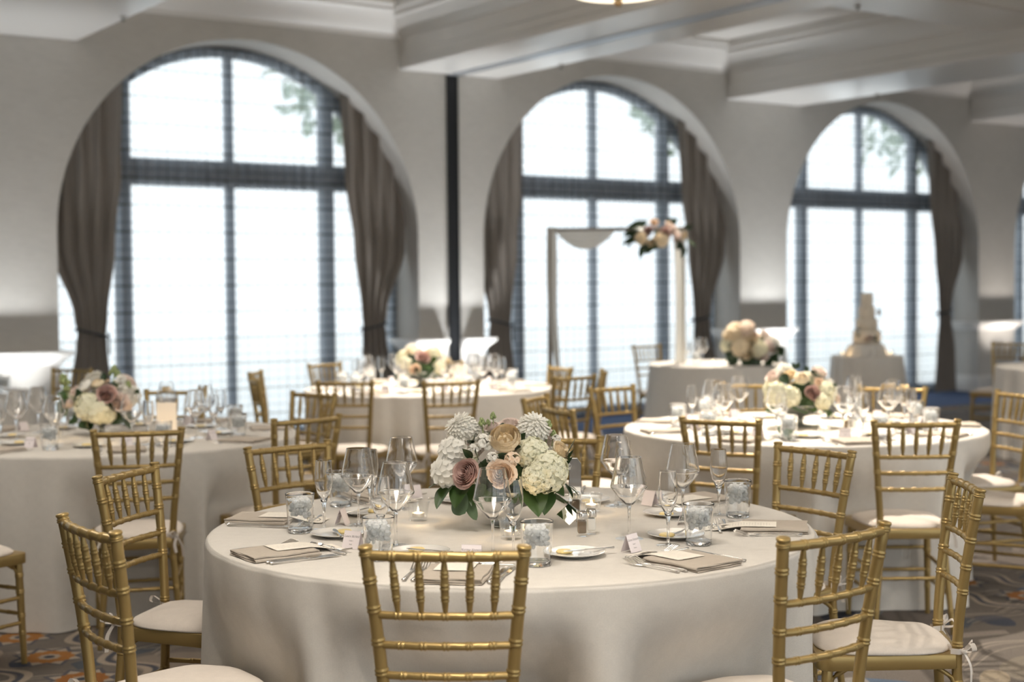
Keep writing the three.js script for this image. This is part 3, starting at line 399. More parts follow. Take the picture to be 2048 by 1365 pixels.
// ---------------------------------------------------------------- flowers (unit size, facing +y)
const FL = {};
{
  const wrapPetals = (n, fn) => { const list = []; for (let i = 0; i < n; i++) { const t = (i + 0.5) / n, ph = i * 2.39996 + rr(-0.25, 0.25); list.push(grid(6, 5, (u, v) => fn(t, u * 2 - 1, v, ph, i))); } return list; };
  // rose: wrapped petals, tight in the heart, rolled at the rim
  FL.rose = () => merged(wrapPetals(19, (t, u, v, ph, i) => { const open = smooth(t, 0.55, 1), dphi = lerp(2.0, 0.95, Math.pow(t, 0.6)), Rt = 0.1 + 0.8 * Math.pow(t, 0.8), top = 0.62 * Math.sqrt(Math.max(0.05, 1 - 0.85 * Rt * Rt)) - 0.1 * open, vm = v * (1 - 0.13 * u * u), lip = Math.max(0, vm - 0.78) / 0.22, R = Rt * (0.6 + 0.4 * Math.sin(Math.min(1, vm * 1.2) * 1.57)) + 0.055 * lip * lip + 0.2 * open * lip + (u > 0 ? 0.035 * u : 0), y = lerp(-0.55, top, vm) - (0.05 + 0.12 * open) * lip * lip * lip, a = ph + u * dphi; return [R * Math.cos(a), y, R * Math.sin(a)]; }));
  FL.garden = () => merged([...wrapPetals(16, (t, u, v, ph) => { const dphi = lerp(1.15, 0.9, t), vm = v * (1 - 0.1 * u * u), Rb = 0.66 + 0.32 * t, R = Rb * (0.3 + 0.7 * Math.sin(Math.PI * (0.08 + (0.62 - 0.1 * t) * vm))) + 0.03 * u * Math.sin(ph), y = (1.15 - 0.25 * t) * vm - 0.6, a = ph + u * dphi; return [R * Math.cos(a), y, R * Math.sin(a)]; }), ...wrapPetals(34, (t, u, v, ph, i) => { const c = Math.floor(i % 5) * 1.2566 + 0.3, R = 0.06 + 0.5 * ((i / 34) % 1), off = (Math.floor(i / 5) - 3) * 0.05, px = R * 0.9 * Math.cos(c) * (0.4 + 0.6 * (u * 0.5 + 0.5)), pz = R * 0.9 * Math.sin(c) * (0.4 + 0.6 * (u * 0.5 + 0.5)); return [px - off * Math.sin(c) + 0.02 * Math.sin(u * 6 + i), lerp(-0.25, 0.42 - 0.16 * R, v) + 0.02 * Math.sin(u * 5 + i), pz + off * Math.cos(c)]; }), new THREE.SphereGeometry(0.5, 12, 8).translate(0, -0.2, 0)]);
  const fib = (i, n, ymin) => { const y = lerp(1, ymin, (i + 0.5) / n), r = Math.sqrt(Math.max(0, 1 - y * y)), a = i * 2.39996; return V(r * Math.cos(a), y, r * Math.sin(a)); };
  // overlapping petals laid along the meridians of a ball, tips lifted
  const scales = (n, ymin, w, len, lift) => { const list = []; for (let i = 0; i < n; i++) { const d = fib(i, n, ymin), ph = Math.atan2(d.z, d.x) + rr(-0.1, 0.1), th0 = Math.acos(d.y) - len * 0.5, k = rr(0.85, 1.15), ww = w * (0.55 + 0.45 * Math.min(1, Math.acos(d.y) / 0.8)) * k, tip = lift * rr(0.5, 1.4), twist = rr(-0.25, 0.25); list.push(grid(5, 4, (u, v) => { const s = (u - 0.5) * 2, wv = ww * Math.pow(Math.sin(Math.PI * (0.1 + 0.72 * v)), 0.7), th = Math.max(0.02, th0 + len * v * (1 - 0.1 * s * s) - 0.012 * Math.abs(Math.sin(s * 5)) * (v > 0.9 ? 1 : 0)), r = 0.78 + 0.1 * v + tip * v * v * v + 0.05 * s * s * v + 0.04 * twist * s * 2 * v, side = s * wv; const c = [Math.sin(th) * Math.cos(ph), Math.cos(th), Math.sin(th) * Math.sin(ph)]; return [r * c[0] - side * Math.sin(ph), r * c[1] - 0.12 * side * side, r * c[2] + side * Math.cos(ph)]; })); } list.push(new THREE.SphereGeometry(0.74, 14, 10)); return merged(list); };
  FL.mum = () => scales(210, -0.6, 0.14, 0.5, 0.2);
  FL.peony = () => scales(64, -0.6, 0.32, 0.9, 0.2);
  FL.hydrangea = () => { const list = []; for (let i = 0; i < 76; i++) { const d = fib(i, 76, -0.55), R = rr(0.84, 1.0), n = d.clone().add(V(rr(-0.3, 0.3), rr(-0.3, 0.3), rr(-0.3, 0.3))).normalize(); for (let k = 0; k < 4; k++) { const p = grid(3, 3, (u, v) => { const w = 0.17 * Math.sin(Math.PI * (0.12 + 0.74 * v)); return [(u - 0.5) * 2 * w, 0.03 * Math.sin(v * 3) + 0.035 * (4 * (u - 0.5) ** 2) - 0.03 * v * v, 0.02 + v * 0.25]; }).rotateY(k * 1.5708 + i); list.push(orient(p, d.clone().multiplyScalar(R), n, 0, rr(0.85, 1.15))); } } list.push(new THREE.SphereGeometry(0.72, 16, 10)); return merged(list); };
  FL.spray = () => { const list = []; for (let i = 0; i < 9; i++) { const d = fib(i, 9, 0), c = d.clone().multiplyScalar(0.62); for (let k = 0; k < 6; k++) { const p = grid(3, 3, (u, v) => { const w = 0.2 * Math.sin(Math.PI * (0.12 + 0.7 * v)); return [(u - 0.5) * 2 * w, 0.16 * Math.sin(v * 2.2) + 0.05 * (u - 0.5) ** 2, v * 0.36]; }).rotateY(k * 1.047 + i); list.push(orient(p, c, d.clone().add(V(rr(-0.4, 0.4), 0, rr(-0.4, 0.4))))); } } return merged(list); };
  FL.ranunc = () => merged([...wrapPetals(26, (t, u, v, ph) => { const R = (0.18 + 0.8 * t) * Math.sin(Math.PI * (0.12 + 0.62 * v)), a = ph + u * 1.1; return [R * Math.cos(a), (0.95 - 0.25 * t) * v - 0.42, R * Math.sin(a)]; }), new THREE.SphereGeometry(0.2, 10, 8).translate(0, 0.32, 0)]);
  for (const k of Object.keys(FL)) { FL[k] = FL[k](); FL[k].computeVertexNormals(); }
  FL.bud = (() => { const list = [rod(line(V(0, -7, 0), V(0, 0.6, 0)), () => 0.22, [], 6, 2)]; for (let i = 0; i < 11; i++) { const a = i * 2.4, y = 1.2 - i * 0.22, r = 0.35 + i * 0.07; list.push(new THREE.SphereGeometry(0.42 + 0.02 * i, 7, 6).scale(1, 1.35, 1).translate(r * Math.cos(a), y, r * Math.sin(a))); } return merged(list); })();
  const blade = (shape, fold, curl) => grid(6, 12, (u, v) => { const w = shape(v) * (u - 0.5); return [w, v, fold * Math.abs(u - 0.5) * shape(v) + curl * v * v + 0.02 * Math.sin(v * 9) * (u - 0.5)]; });
  FL.salal = blade((v) => Math.pow(Math.sin(Math.PI * Math.pow(v, 0.72)), 0.8) * (1 - 0.25 * v), 0.25, -0.16);
  FL.lance = blade((v) => Math.pow(Math.sin(Math.PI * Math.pow(v, 0.85)), 1.1), 0.3, -0.2);
  FL.round = blade((v) => Math.pow(Math.sin(Math.PI * v), 0.55), 0.12, -0.12);
}
// leaf from base to tip, as wide as w; the flat side towards n
function leafMesh(kind, a, b, w, n, parent) {
  const geo = kind === 'lance' ? FL.lance : kind === 'pale' ? FL.round : FL.salal, mat = kind === 'dark' || kind === 'lance' ? M.leafDark : kind === 'pale' ? M.leafPale : M.leaf;
  const y = b.clone().sub(a), L = y.length(); y.normalize(); const x = V().crossVectors(y, n).normalize(), z = V().crossVectors(x, y);
  const m = mesh('leaf', geo, mat, parent); m.matrix.makeBasis(x.multiplyScalar(w), y.multiplyScalar(L), z.multiplyScalar(w)).setPosition(a); m.matrix.decompose(m.position, m.quaternion, m.scale); return m;
}
const NAMES = { rose: 'rose', garden: 'garden_rose', mum: 'chrysanthemum', peony: 'peony', hydrangea: 'hydrangea', spray: 'spray_blossom', ranunc: 'ranunculus', bud: 'budding_stem' };
function arrangement(label, pos, flowers, leaves, buds, opt = {}) {
  const t = thing('flower_arrangement', label, 'flowers', pos, -34.7 * D, 'flower arrangements'), cy = opt.cy ?? 0.13;
  const put = ([kind, x, y, z, r]) => { const [k, c] = kind.split('/'); const m = mesh(NAMES[k], FL[k], k === 'bud' ? M.bud : M[c], t); m.position.set(x, y, z); const d = V(x * 1.1, (y - cy) * 0.9 + 0.03, z + 0.09).normalize(); if (k === 'bud') d.set(x * 0.6, 0.5, z * 0.5).normalize(); m.quaternion.setFromUnitVectors(V(0, 1, 0), d).multiply(new THREE.Quaternion().setFromAxisAngle(V(0, 1, 0), rr(0, 6.28))); m.scale.setScalar(r * (k === 'hydrangea' ? 1.05 : k === 'bud' ? 0.8 : 1.12)); return m; };
  flowers.forEach(put); (buds ?? []).forEach(put);
  for (const [k, x0, y0, z0, x1, y1, z1, w] of leaves) leafMesh(k, V(x0, y0, z0), V(x1, y1, z1), w * (k === 'lance' ? 1.15 : 1.5), V((x0 + x1) * 0.7, (y0 + y1) / 2 - cy + 0.1, (z0 + z1) / 2 + 0.16).normalize(), t);
  // the far side, in the same flowers and leaves
  if (opt.back !== false) { const R = opt.r ?? 0.14; for (let i = 0; i < 7; i++) { const a = Math.PI * (1.08 + 0.84 * i / 6); put([['hydrangea/hydra', 'rose/blush', 'mum/white', 'rose/cream'][i % 4], R * 1.0 * Math.cos(a), cy + 0.06 + (i % 3) * 0.035, R * 0.9 * Math.sin(a), 0.04 * (opt.s ?? 1)]); leafMesh('salal', V(R * 0.7 * Math.cos(a), cy - 0.03, R * 0.7 * Math.sin(a)), V(R * 1.35 * Math.cos(a + 0.2), cy - 0.07, R * 1.3 * Math.sin(a + 0.2)), 0.06, V(Math.cos(a), 0.8, Math.sin(a)), t); } }
  if (opt.core !== false) mesh('moss_core', new THREE.SphereGeometry(1, 18, 12).scale(opt.r ? opt.r * 0.75 : 0.11, opt.ch ?? 0.07, opt.r ? opt.r * 0.7 : 0.1).translate(0, cy + 0.02, 0), M.foam, t);
  if (opt.bowl !== false) mesh('compote_bowl', lathe([[0, 0.0005], [0.058, 0.0005], [0.06, 0.004], [0.05, 0.009], [0.018, 0.016], [0.013, 0.03], [0.014, 0.045], [0.03, 0.055], [0.075, 0.068], [0.105, 0.09], [0.114, 0.112], [0.11, 0.113], [0.1, 0.092], [0.07, 0.074], [0, 0.062]], 40), M.pewter, t);
  return t;
}
const F1 = [
  ['mum/white', -.144, .287, -.03, .04], ['mum/white', -.11, .273, -.05, .029], ['peony/white', -.173, .229, .05, .037], ['peony/white', -.193, .172, .07, .038],
  ['rose/mauve', -.127, .174, .12, .04], ['garden/cream', -.015, .269, .09, .044], ['rose/peach', -.028, .171, .14, .04], ['spray/peach', .005, .212, .12, .026],
  ['mum/white', .069, .289, -.01, .04], ['rose/blush', 0, .298, -.05, .03], ['rose/blush', -.054, .291, -.04, .022], ['rose/blush', .03, .284, -.02, .024],
  ['hydrangea/hydra', .064, .22, .06, .048], ['hydrangea/hydra', .107, .172, .09, .058], ['hydrangea/hydra', .075, .156, .11, .043], ['rose/cream', .149, .223, .02, .03],
  ['spray/white', -.075, .256, .08, .032], ['spray/white', -.053, .218, .12, .019], ['spray/white', -.106, .236, .08, .022], ['spray/white', .137, .258, 0, .015],
  ['spray/white', .169, .175, 0, .015],
];
const F1L = [
  ['salal', -.199, .14, .05, -.242, .137, .1, .042], ['salal', -.178, .131, .06, -.222, .078, .12, .05], ['salal', -.133, .139, .08, -.168, .082, .14, .055], ['pale', -.156, .106, .07, -.139, .06, .13, .05],
  ['pale', -.133, .114, .08, -.102, .038, .13, .026], ['salal', -.089, .136, .08, -.117, .085, .13, .045], ['salal', .057, .127, .08, .083, .057, .15, .062], ['salal', .094, .124, .06, .103, .057, .13, .055],
  ['salal', .109, .13, .05, .156, .11, .1, .045], ['dark', .021, .175, .05, .042, .134, .13, .045], ['dark', .014, .146, .05, .035, .111, .12, .05], ['dark', -.045, .289, 0, -.017, .306, .05, .03],
  ['dark', .029, .249, .05, .041, .285, .08, .025], ['dark', -0, .228, .06, .026, .25, .1, .03], ['dark', -.067, .15, .08, -.088, .2, .12, .04], ['lance', -.11, .215, .1, -.137, .246, .14, .02],
  ['lance', -.091, .209, .1, -.104, .25, .15, .018], ['lance', -.112, .239, .05, -.102, .288, .1, .014], ['lance', -.103, .246, .05, -.128, .271, .1, .016], ['lance', -.173, .228, -.02, -.198, .239, -.02, .018],
  ['lance', .148, .183, 0, .196, .268, .05, .014], ['lance', .151, .186, 0, .191, .233, .05, .016], ['lance', .148, .175, 0, .187, .211, .05, .014], ['lance', .158, .133, .02, .188, .086, .06, .016],
  ['lance', .17, .122, .02, .202, .097, .06, .012], ['lance', .12, .256, -.02, .146, .268, 0, .014], ['dark', -.03, .116, .1, -.052, .083, .12, .05], ['salal', -.001, .114, .09, .013, .087, .13, .045],
  ['dark', .134, .135, -.02, .163, .16, 0, .03], ['salal', -.052, .116, .1, -.071, .089, .14, .045],
];
const B1 = [
  ['bud', -.052, .327, -.03, .009], ['bud', -.085, .309, -.03, .01], ['bud', .114, .299, -.02, .012], ['bud', .13, .272, -.02, .009],
  ['bud', -.066, .308, -.03, .007],
];
const F2 = [
  ['ranunc/white', -.076, .249, .02, .039], ['ranunc/cream', -.023, .256, -.02, .034], ['rose/mauve', .054, .212, .1, .044], ['hydrangea/hydra', -.032, .15, .1, .063],
  ['hydrangea/hydra', .017, .124, .12, .053], ['rose/blush', .108, .169, .08, .044], ['spray/white', .091, .27, -.02, .032], ['spray/white', .11, .227, 0, .032],
  ['rose/blush', -.123, .223, .02, .027], ['rose/blush', -.153, .161, .02, .029], ['spray/peach', .134, .144, .05, .034], ['rose/peach', .001, .261, -.05, .025],
  ['hydrangea/hydra', .051, .106, .08, .039],
];
const F2L = [
  ['dark', .024, .232, 0, .087, .255, .05, .05], ['dark', -.114, .195, .05, -.08, .222, .08, .05], ['salal', -.154, .192, 0, -.214, .211, .02, .05], ['pale', -.179, .18, 0, -.203, .12, .02, .07],
  ['pale', -.175, .143, 0, -.176, .103, .03, .06], ['dark', -.08, .085, .05, -.049, .045, .1, .05], ['dark', -.043, .08, .05, -.034, .04, .1, .06], ['dark', .052, .147, .08, .074, .117, .1, .06],
  ['dark', .128, .083, .05, .17, .043, .1, .04], ['lance', .006, .262, -.03, .002, .312, -.03, .03], ['lance', .166, .201, 0, .186, .226, 0, .025], ['lance', .146, .189, 0, .186, .191, .03, .025],
  ['dark', -.131, .097, .04, -.108, .076, .08, .05], ['dark', .07, .089, .06, .129, .075, .1, .05],
];
const B2 = [
  ['bud', -.184, .278, 0, .022], ['bud', -.173, .241, 0, .017], ['bud', .057, .319, -.03, .02], ['bud', .076, .299, -.03, .017],
  ['bud', .133, .251, 0, .015],
];
const F3 = [
  ['rose/blush', -.142, .252, 0, .033], ['rose/cream', -.052, .259, 0, .033], ['ranunc/cream', -.002, .247, .05, .037], ['rose/blush', .108, .274, -.03, .035],
  ['hydrangea/hydra', -.137, .175, .08, .054], ['hydrangea/hydra', -.069, .159, .1, .049], ['hydrangea/hydra', .11, .178, .05, .05], ['rose/mauve', .043, .175, .1, .037],
  ['hydrangea/hydra', .092, .133, .1, .04], ['rose/peach', .085, .221, .05, .03], ['rose/blush', .184, .136, 0, .023], ['spray/white', -.094, .275, -.03, .023],
  ['hydrangea/hydra', -.157, .138, .08, .035],
];
const F3L = [
  ['salal', -.015, .144, .08, .006, .083, .12, .09], ['salal', .029, .131, .08, .051, .092, .12, .07], ['salal', .115, .096, .05, .124, .06, .1, .05], ['dark', -.103, .261, .02, -.066, .223, .06, .04],
  ['dark', -.015, .182, .08, -.004, .146, .1, .06], ['dark', .009, .197, .06, .03, .22, .1, .05], ['lance', -.024, .289, 0, -.039, .324, 0, .025], ['lance', -.019, .289, 0, -.007, .324, 0, .025],
  ['lance', .031, .276, 0, .033, .309, 0, .025], ['lance', .064, .263, 0, .061, .288, 0, .03], ['lance', .164, .199, 0, .171, .225, 0, .02], ['lance', .171, .199, 0, .184, .217, 0, .02],
  ['lance', .126, .067, .06, .159, .05, .1, .02], ['salal', -.159, .106, .05, -.164, .086, .08, .04], ['dark', .076, .25, 0, .083, .27, .04, .04],
];
const F4 = [
  ['rose/mauve', .03, .213, .05, .046], ['spray/cream', -.057, .252, .02, .043], ['hydrangea/hydra', -.092, .175, .05, .05], ['hydrangea/hydra', .107, .25, 0, .047],
  ['hydrangea/hydra', .139, .147, .03, .047], ['rose/peach', -.025, .134, .1, .036], ['rose/peach', .07, .243, 0, .036], ['rose/blush', -.001, .254, 0, .032],
  ['hydrangea/hydra', -.122, .229, -.03, .036], ['spray/white', .161, .225, -.05, .032],
];
const F4L = [
  ['dark', .038, .14, .08, .054, .081, .12, .1], ['dark', .002, .203, .06, -.007, .148, .1, .07], ['dark', -.138, .087, .02, -.179, .068, .05, .06], ['salal', .073, .173, .05, .103, .126, .1, .08],
  ['dark', -.045, .203, .05, -.078, .233, .08, .06], ['salal', .087, .194, .04, .124, .209, .06, .06],
];
const FS = [
  ['peony/cream', -.141, .299, 0, .076], ['peony/peach', -.048, .321, .03, .071], ['peony/cream', -.19, .267, -.03, .054], ['peony/cream', -.101, .159, .08, .075],
  ['rose/cream', -.024, .199, .1, .066], ['peony/ivory', .051, .145, .1, .066], ['rose/blush', .157, .168, .03, .062], ['rose/peach', .007, .268, .05, .053],
  ['rose/cream', -.054, .112, .12, .053], ['rose/blush', .091, .092, .1, .049],
];
const FSL = [
  ['dark', -.149, .078, .05, -.229, .048, .05, .1], ['dark', -.164, .143, 0, -.234, .091, .02, .1], ['dark', -.043, .079, .08, -.069, -.009, .1, .1], ['dark', .023, .078, .08, .064, .012, .1, .1],
  ['dark', .165, .075, .03, .25, .03, .05, .1], ['dark', .238, .117, 0, .301, .14, .02, .1], ['dark', -.027, .169, .12, .005, .139, .14, .08], ['dark', -.158, .212, .05, -.145, .173, .08, .1],
  ['dark', -.194, .065, .05, -.132, .022, .08, .1], ['dark', .117, .045, .05, .178, .01, .08, .1], ['lance', -.025, -.012, .05, -.035, -.099, .08, .06], ['salal', .215, .14, 0, .252, .088, .04, .1],
];
const FA = [
  ['rose/mauve', -.062, 1.215, .08, .046], ['rose/mauve', .087, 1.195, .1, .051], ['peony/cream', .051, 1.14, .1, .06], ['rose/peach', -.006, 1.295, .03, .042],
  ['peony/cream', -.131, 1.152, .08, .051], ['rose/blush', .161, 1.223, .06, .051], ['rose/blush', .208, 1.15, .05, .051], ['spray/peach', .118, 1.271, .03, .042],
  ['rose/cream', -.028, 1.113, .1, .041], ['rose/cream', .273, 1.179, 0, .042],
];
const FAL = [
  ['dark', -.088, 1.259, .02, -.251, 1.273, .04, .1], ['dark', -.111, 1.227, .02, -.298, 1.191, .04, .1], ['dark', -.136, 1.19, .04, -.24, 1.121, .06, .1], ['dark', -.048, 1.142, .08, -.088, 1.013, .1, .12],
  ['dark', -.003, 1.123, .08, -.028, 1.049, .1, .1], ['dark', -.091, 1.097, .04, -.15, .968, .08, .06], ['lance', .119, 1.28, .02, .152, 1.344, .02, .06], ['lance', .133, 1.28, .02, .212, 1.335, .02, .06],
  ['dark', -.112, 1.273, .03, -.089, 1.328, .03, .08], ['dark', -.182, 1.154, .03, -.308, 1.099, .05, .06], ['dark', .241, 1.104, .04, .265, .956, .06, .1], ['dark', .23, 1.131, .05, .208, 1.048, .08, .1],
  ['lance', .26, 1.234, 0, .35, 1.269, .02, .06], ['lance', .283, 1.142, 0, .395, 1.071, .02, .05], ['dark', .042, 1.209, .1, .003, 1.149, .12, .07], ['lance', -.156, 1.238, 0, -.217, 1.292, .02, .05],
  ['lance', -.204, 1.145, .02, -.253, 1.053, .05, .04],
];
const Y = HT + 0.0008;
arrangement('white hydrangea and cream rose arrangement with one mauve rose on the front table', [TAB.T1[0], Y, TAB.T1[1]], F1, F1L, B1);
arrangement('round arrangement with a dusty pink rose before the widest window', [2.382, Y, -6.998], F2, F2L, B2, { s: 1.1 });
arrangement('cream and white arrangement on the table set before the wedding cake', [5.312, Y, -5.141], F3, F3L, [], { s: 1.1 });
arrangement('blurred arrangement on the table under the black wall track', [5.369, Y, -8.932], F4, F4L, [], { s: 1.1 });
arrangement('big peach and cream arrangement on a dark urn before the couple\'s table', [9.092, 0.765, -9.396], FS, FSL, [], { cy: 0.12, r: 0.2, s: 1.7, bowl: false, ch: 0.1 }).children.length;
arrangement('pink and cream flower cluster wired to the corner of the wedding arbor', [8.714, HT, -10.266], FA, FAL, [], { cy: 1.2, back: false, core: false, bowl: false });

// ---------------------------------------------------------------- tableware, one of each kind (base at the origin, guest at +z, table centre towards -z)
const proto = {};
const HIDE = V(0, 0, 0);
function kind(name, category, build) { let first = null; proto[name] = (label, group, [x, y, z], turn = 0) => { if (!first) { first = thing(name, label, category, [x, y, z], turn, group); build(first); return first; } const r = dup(first, [x, y, z], turn, label, group); return r; }; }
kind('wine_glass', 'glass', (t) => {
  mesh('bowl', lathe([[0.004, 0.094], [0.012, 0.099], [0.034, 0.123], [0.0515, 0.146], [0.0525, 0.15], [0.0512, 0.155], [0.043, 0.196], [0.0345, 0.2315], [0.0348, 0.2325], [0.0336, 0.2325], [0.042, 0.196], [0.0502, 0.1545], [0.0512, 0.15], [0.0503, 0.1475], [0.033, 0.1245], [0.011, 0.1005], [0, 0.099]], 44), M.glass, t);
  mesh('stem', lathe([[0, 0.003], [0.009, 0.0035], [0.0052, 0.008], [0.0037, 0.02], [0.0034, 0.06], [0.0042, 0.085], [0.0062, 0.093], [0.007, 0.097], [0, 0.0985]], 16), M.solid, t);
  mesh('foot', lathe([[0, 0.0004], [0.039, 0.0004], [0.04, 0.0014], [0.038, 0.0022], [0.012, 0.0036], [0, 0.004]], 40), M.thin, t);
});
kind('champagne_flute', 'glass', (t) => {
  mesh('bowl', lathe([[0.004, 0.082], [0.011, 0.092], [0.02, 0.111], [0.0262, 0.135], [0.0272, 0.152], [0.0262, 0.172], [0.0232, 0.2045], [0.0234, 0.2052], [0.0223, 0.2052], [0.0252, 0.172], [0.0262, 0.152], [0.0252, 0.136], [0.019, 0.1125], [0.01, 0.095], [0, 0.088]], 36), M.glass, t);
  mesh('stem', lathe([[0, 0.003], [0.008, 0.0035], [0.0048, 0.008], [0.0036, 0.02], [0.0038, 0.055], [0.0055, 0.07], [0.0088, 0.083], [0.0105, 0.09], [0, 0.092]], 16), M.solid, t);
  mesh('foot', lathe([[0, 0.0004], [0.032, 0.0004], [0.033, 0.0013], [0.031, 0.0021], [0.01, 0.0034], [0, 0.0038]], 36), M.thin, t);
});
kind('water_tumbler', 'glass', (t) => {
  mesh('glass_wall', lathe([[0.035, 0.012], [0.0362, 0.02], [0.0415, 0.103], [0.043, 0.111], [0.0432, 0.114], [0.0422, 0.1145], [0.0412, 0.111], [0.0396, 0.102], [0.0342, 0.02], [0.033, 0.0135]], 44), M.glass, t);
  mesh('glass_base', lathe([[0, 0.0005], [0.0325, 0.0005], [0.0348, 0.0025], [0.0352, 0.011], [0.033, 0.0126], [0, 0.0126]], 40), M.solid, t);
  mesh('water', lathe([[0, 0.0132], [0.0325, 0.0132], [0.0338, 0.0195], [0.0388, 0.0975], [0.0378, 0.0972], [0, 0.0968]], 36), M.water, t);
  const ice = []; for (let i = 0; i < 64; i++) { const a = i * 2.4, r = 0.0285 * Math.sqrt((i % 16 + 0.5) / 16), s = rr(0.0062, 0.0092); ice.push(toCreasedNormals(new THREE.DodecahedronGeometry(s, 0).scale(rr(0.8, 1.25), rr(0.6, 1), rr(0.8, 1.25)), 0.3).rotateX(rr(0, 3)).rotateZ(rr(0, 3)).translate(r * Math.cos(a), 0.055 + 0.0125 * Math.floor(i / 16) + rr(-0.003, 0.004), r * Math.sin(a))); }
  const m = mesh('crushed_ice', ice, M.ice, t); m.userData.kind = 'stuff';
});
kind('votive_cup', 'candle holder', (t) => { mesh('cup', lathe([[0, 0.0005], [0.027, 0.0005], [0.029, 0.002], [0.0335, 0.05], [0.0365, 0.057], [0.0355, 0.0575], [0.0322, 0.05], [0.0278, 0.012], [0, 0.011]], 36), M.thin, t); });
kind('tealight', 'candle', (t) => {
  mesh('holder', lathe([[0, 0], [0.0188, 0], [0.019, 0.001], [0.019, 0.0125], [0.0184, 0.0125], [0.0184, 0.001], [0, 0.001]], 28), M.alu, t);
  mesh('wax', lathe([[0, 0.0012], [0.0182, 0.0012], [0.0182, 0.0108], [0.012, 0.0104], [0, 0.0106]], 28), M.wax, t);
  mesh('wick', new THREE.CylinderGeometry(0.0006, 0.0006, 0.006, 6).translate(0, 0.0135, 0), M.wick, t);
  mesh('flame', lathe([[0, 0.0145], [0.0022, 0.0165], [0.0031, 0.0195], [0.0024, 0.0245], [0.0009, 0.03], [0, 0.033]], 12), M.flame, t);
  const l = new THREE.PointLight(C(1, 0.66, 0.32), LAMP.candle); l.position.set(0, 0.0205, 0); l.shadow.radius = 0.12; l.castShadow = true; t.add(l);
});
kind('napkin', 'napkin', (t) => {
  const w = 0.078, p = []; const arc = (x, y, r, s) => { for (let i = 1; i < 6; i++) { const a = -Math.PI / 2 + (i / 6) * Math.PI; p.push([x + s * r * Math.cos(a), y + r + r * Math.sin(a)]); } };
  for (const [y, s] of [[0.0022, 1], [0.0074, -1], [0.0126, 1]]) { p.push([-s * w, y], [-s * w * 0.3, y + 0.0002], [s * w * 0.35, y], [s * w, y]); if (y < 0.012) arc(s * w, y, 0.0025, s); }
  mesh('cloth', folded(p, 0.0034, 0.19, 0.0009), M.napkin, t);
});
kind('menu_card', 'menu', (t) => { const bent = (dy) => grid(1, 16, (u, v) => { const z = (0.5 - v) * 0.2; return [(u - 0.5) * 0.095, dy + lerp(0.0016, 0.0168, smooth(z, -0.095, 0.012)), z]; }); mesh('sheet', [bent(0), bent(-0.0006)], M.paper, t); mesh('print', bent(0.0003), M.menu, t); });
kind('bread_plate', 'plate', (t) => { mesh('dish', lathe([[0, 0.0025], [0.045, 0.0025], [0.047, 0.0008], [0.05, 0.0008], [0.053, 0.0035], [0.078, 0.0105], [0.0815, 0.0115], [0.082, 0.0128], [0.08, 0.0128], [0.056, 0.0072], [0.05, 0.005], [0, 0.0045]], 44), M.china, t); });
kind('butter_pat', 'butter', (t) => { const g = lathe([[0, 0], [0.019, 0], [0.0215, 0.002], [0.021, 0.006], [0.0185, 0.0078], [0.012, 0.0074], [0.006, 0.0084], [0, 0.0086]], 40); const p = g.attributes.position; for (let i = 0; i < p.count; i++) { const a = Math.atan2(p.getZ(i), p.getX(i)), k = 1 + 0.05 * Math.cos(a * 10); p.setX(i, p.getX(i) * k); p.setZ(i, p.getZ(i) * k); } g.computeVertexNormals(); mesh('pat', g, M.butter, t); });
// cutlery: an outline extruded and bent; handle towards +z
const cut = (outline, th, bend, holes) => { const s = new THREE.Shape(); outline.forEach(([x, z], i) => (i ? s.lineTo(x, -z) : s.moveTo(x, -z))); const g = new THREE.ExtrudeGeometry(s, { depth: th, bevelEnabled: true, bevelSize: 0.0004, bevelThickness: 0.0005, bevelSegments: 1, steps: 1 }).rotateX(-Math.PI / 2); const p = g.attributes.position; for (let i = 0; i < p.count; i++) p.setY(i, p.getY(i) + bend(p.getZ(i), p.getX(i))); g.computeVertexNormals(); return toCreasedNormals(g, 0.6); };
const mirrorPts = (half) => [...half, ...half.slice().reverse().map(([x, z]) => [-x, z])];
const handle = () => rod((k) => V(0, 0.0042 + 0.0016 * Math.sin(k * 3.1), lerp(-0.012, 0.1, k)), (k) => 0.0022 + 0.0022 * k * k, [], 10, 10);
const flatten = (g, sx, sy, y0) => { const p = g.attributes.position; for (let i = 0; i < p.count; i++) { p.setX(i, p.getX(i) * sx); p.setY(i, y0 + (p.getY(i) - y0) * sy); } g.computeVertexNormals(); return g; };
kind('fork', 'fork', (t) => {
  const bend = (z) => (z < -0.03 ? 0.001 + 0.011 * Math.pow(Math.min(1, (-0.03 - z) / 0.055), 1.2) - 0.004 * Math.sin(Math.min(1, (-0.03 - z) / 0.045) * 3.14) : 0.001 + 0.004 * smooth(z, -0.03, 0));
  const L = [[0.0026, 0.0], [0.0028, -0.015], [0.0065, -0.026], [0.011, -0.036], [0.0118, -0.048]];
  const pts = [...L]; for (let i = 0; i < 4; i++) { const x = 0.0104 - i * 0.00695; pts.push([x + 0.0014, -0.055], [x + 0.0009, -0.086], [x, -0.09], [x - 0.0009, -0.086], [x - 0.0014, -0.055]); if (i < 3) pts.push([x - 0.0026, -0.049], [x - 0.0044, -0.049]); }
  pts.push(...L.slice().reverse().map(([x, z]) => [-x, z]));
  mesh('tines', cut(pts, 0.0014, bend), M.steel, t); mesh('handle', flatten(handle(), 1.25, 0.7, 0.0042), M.steel, t);
});
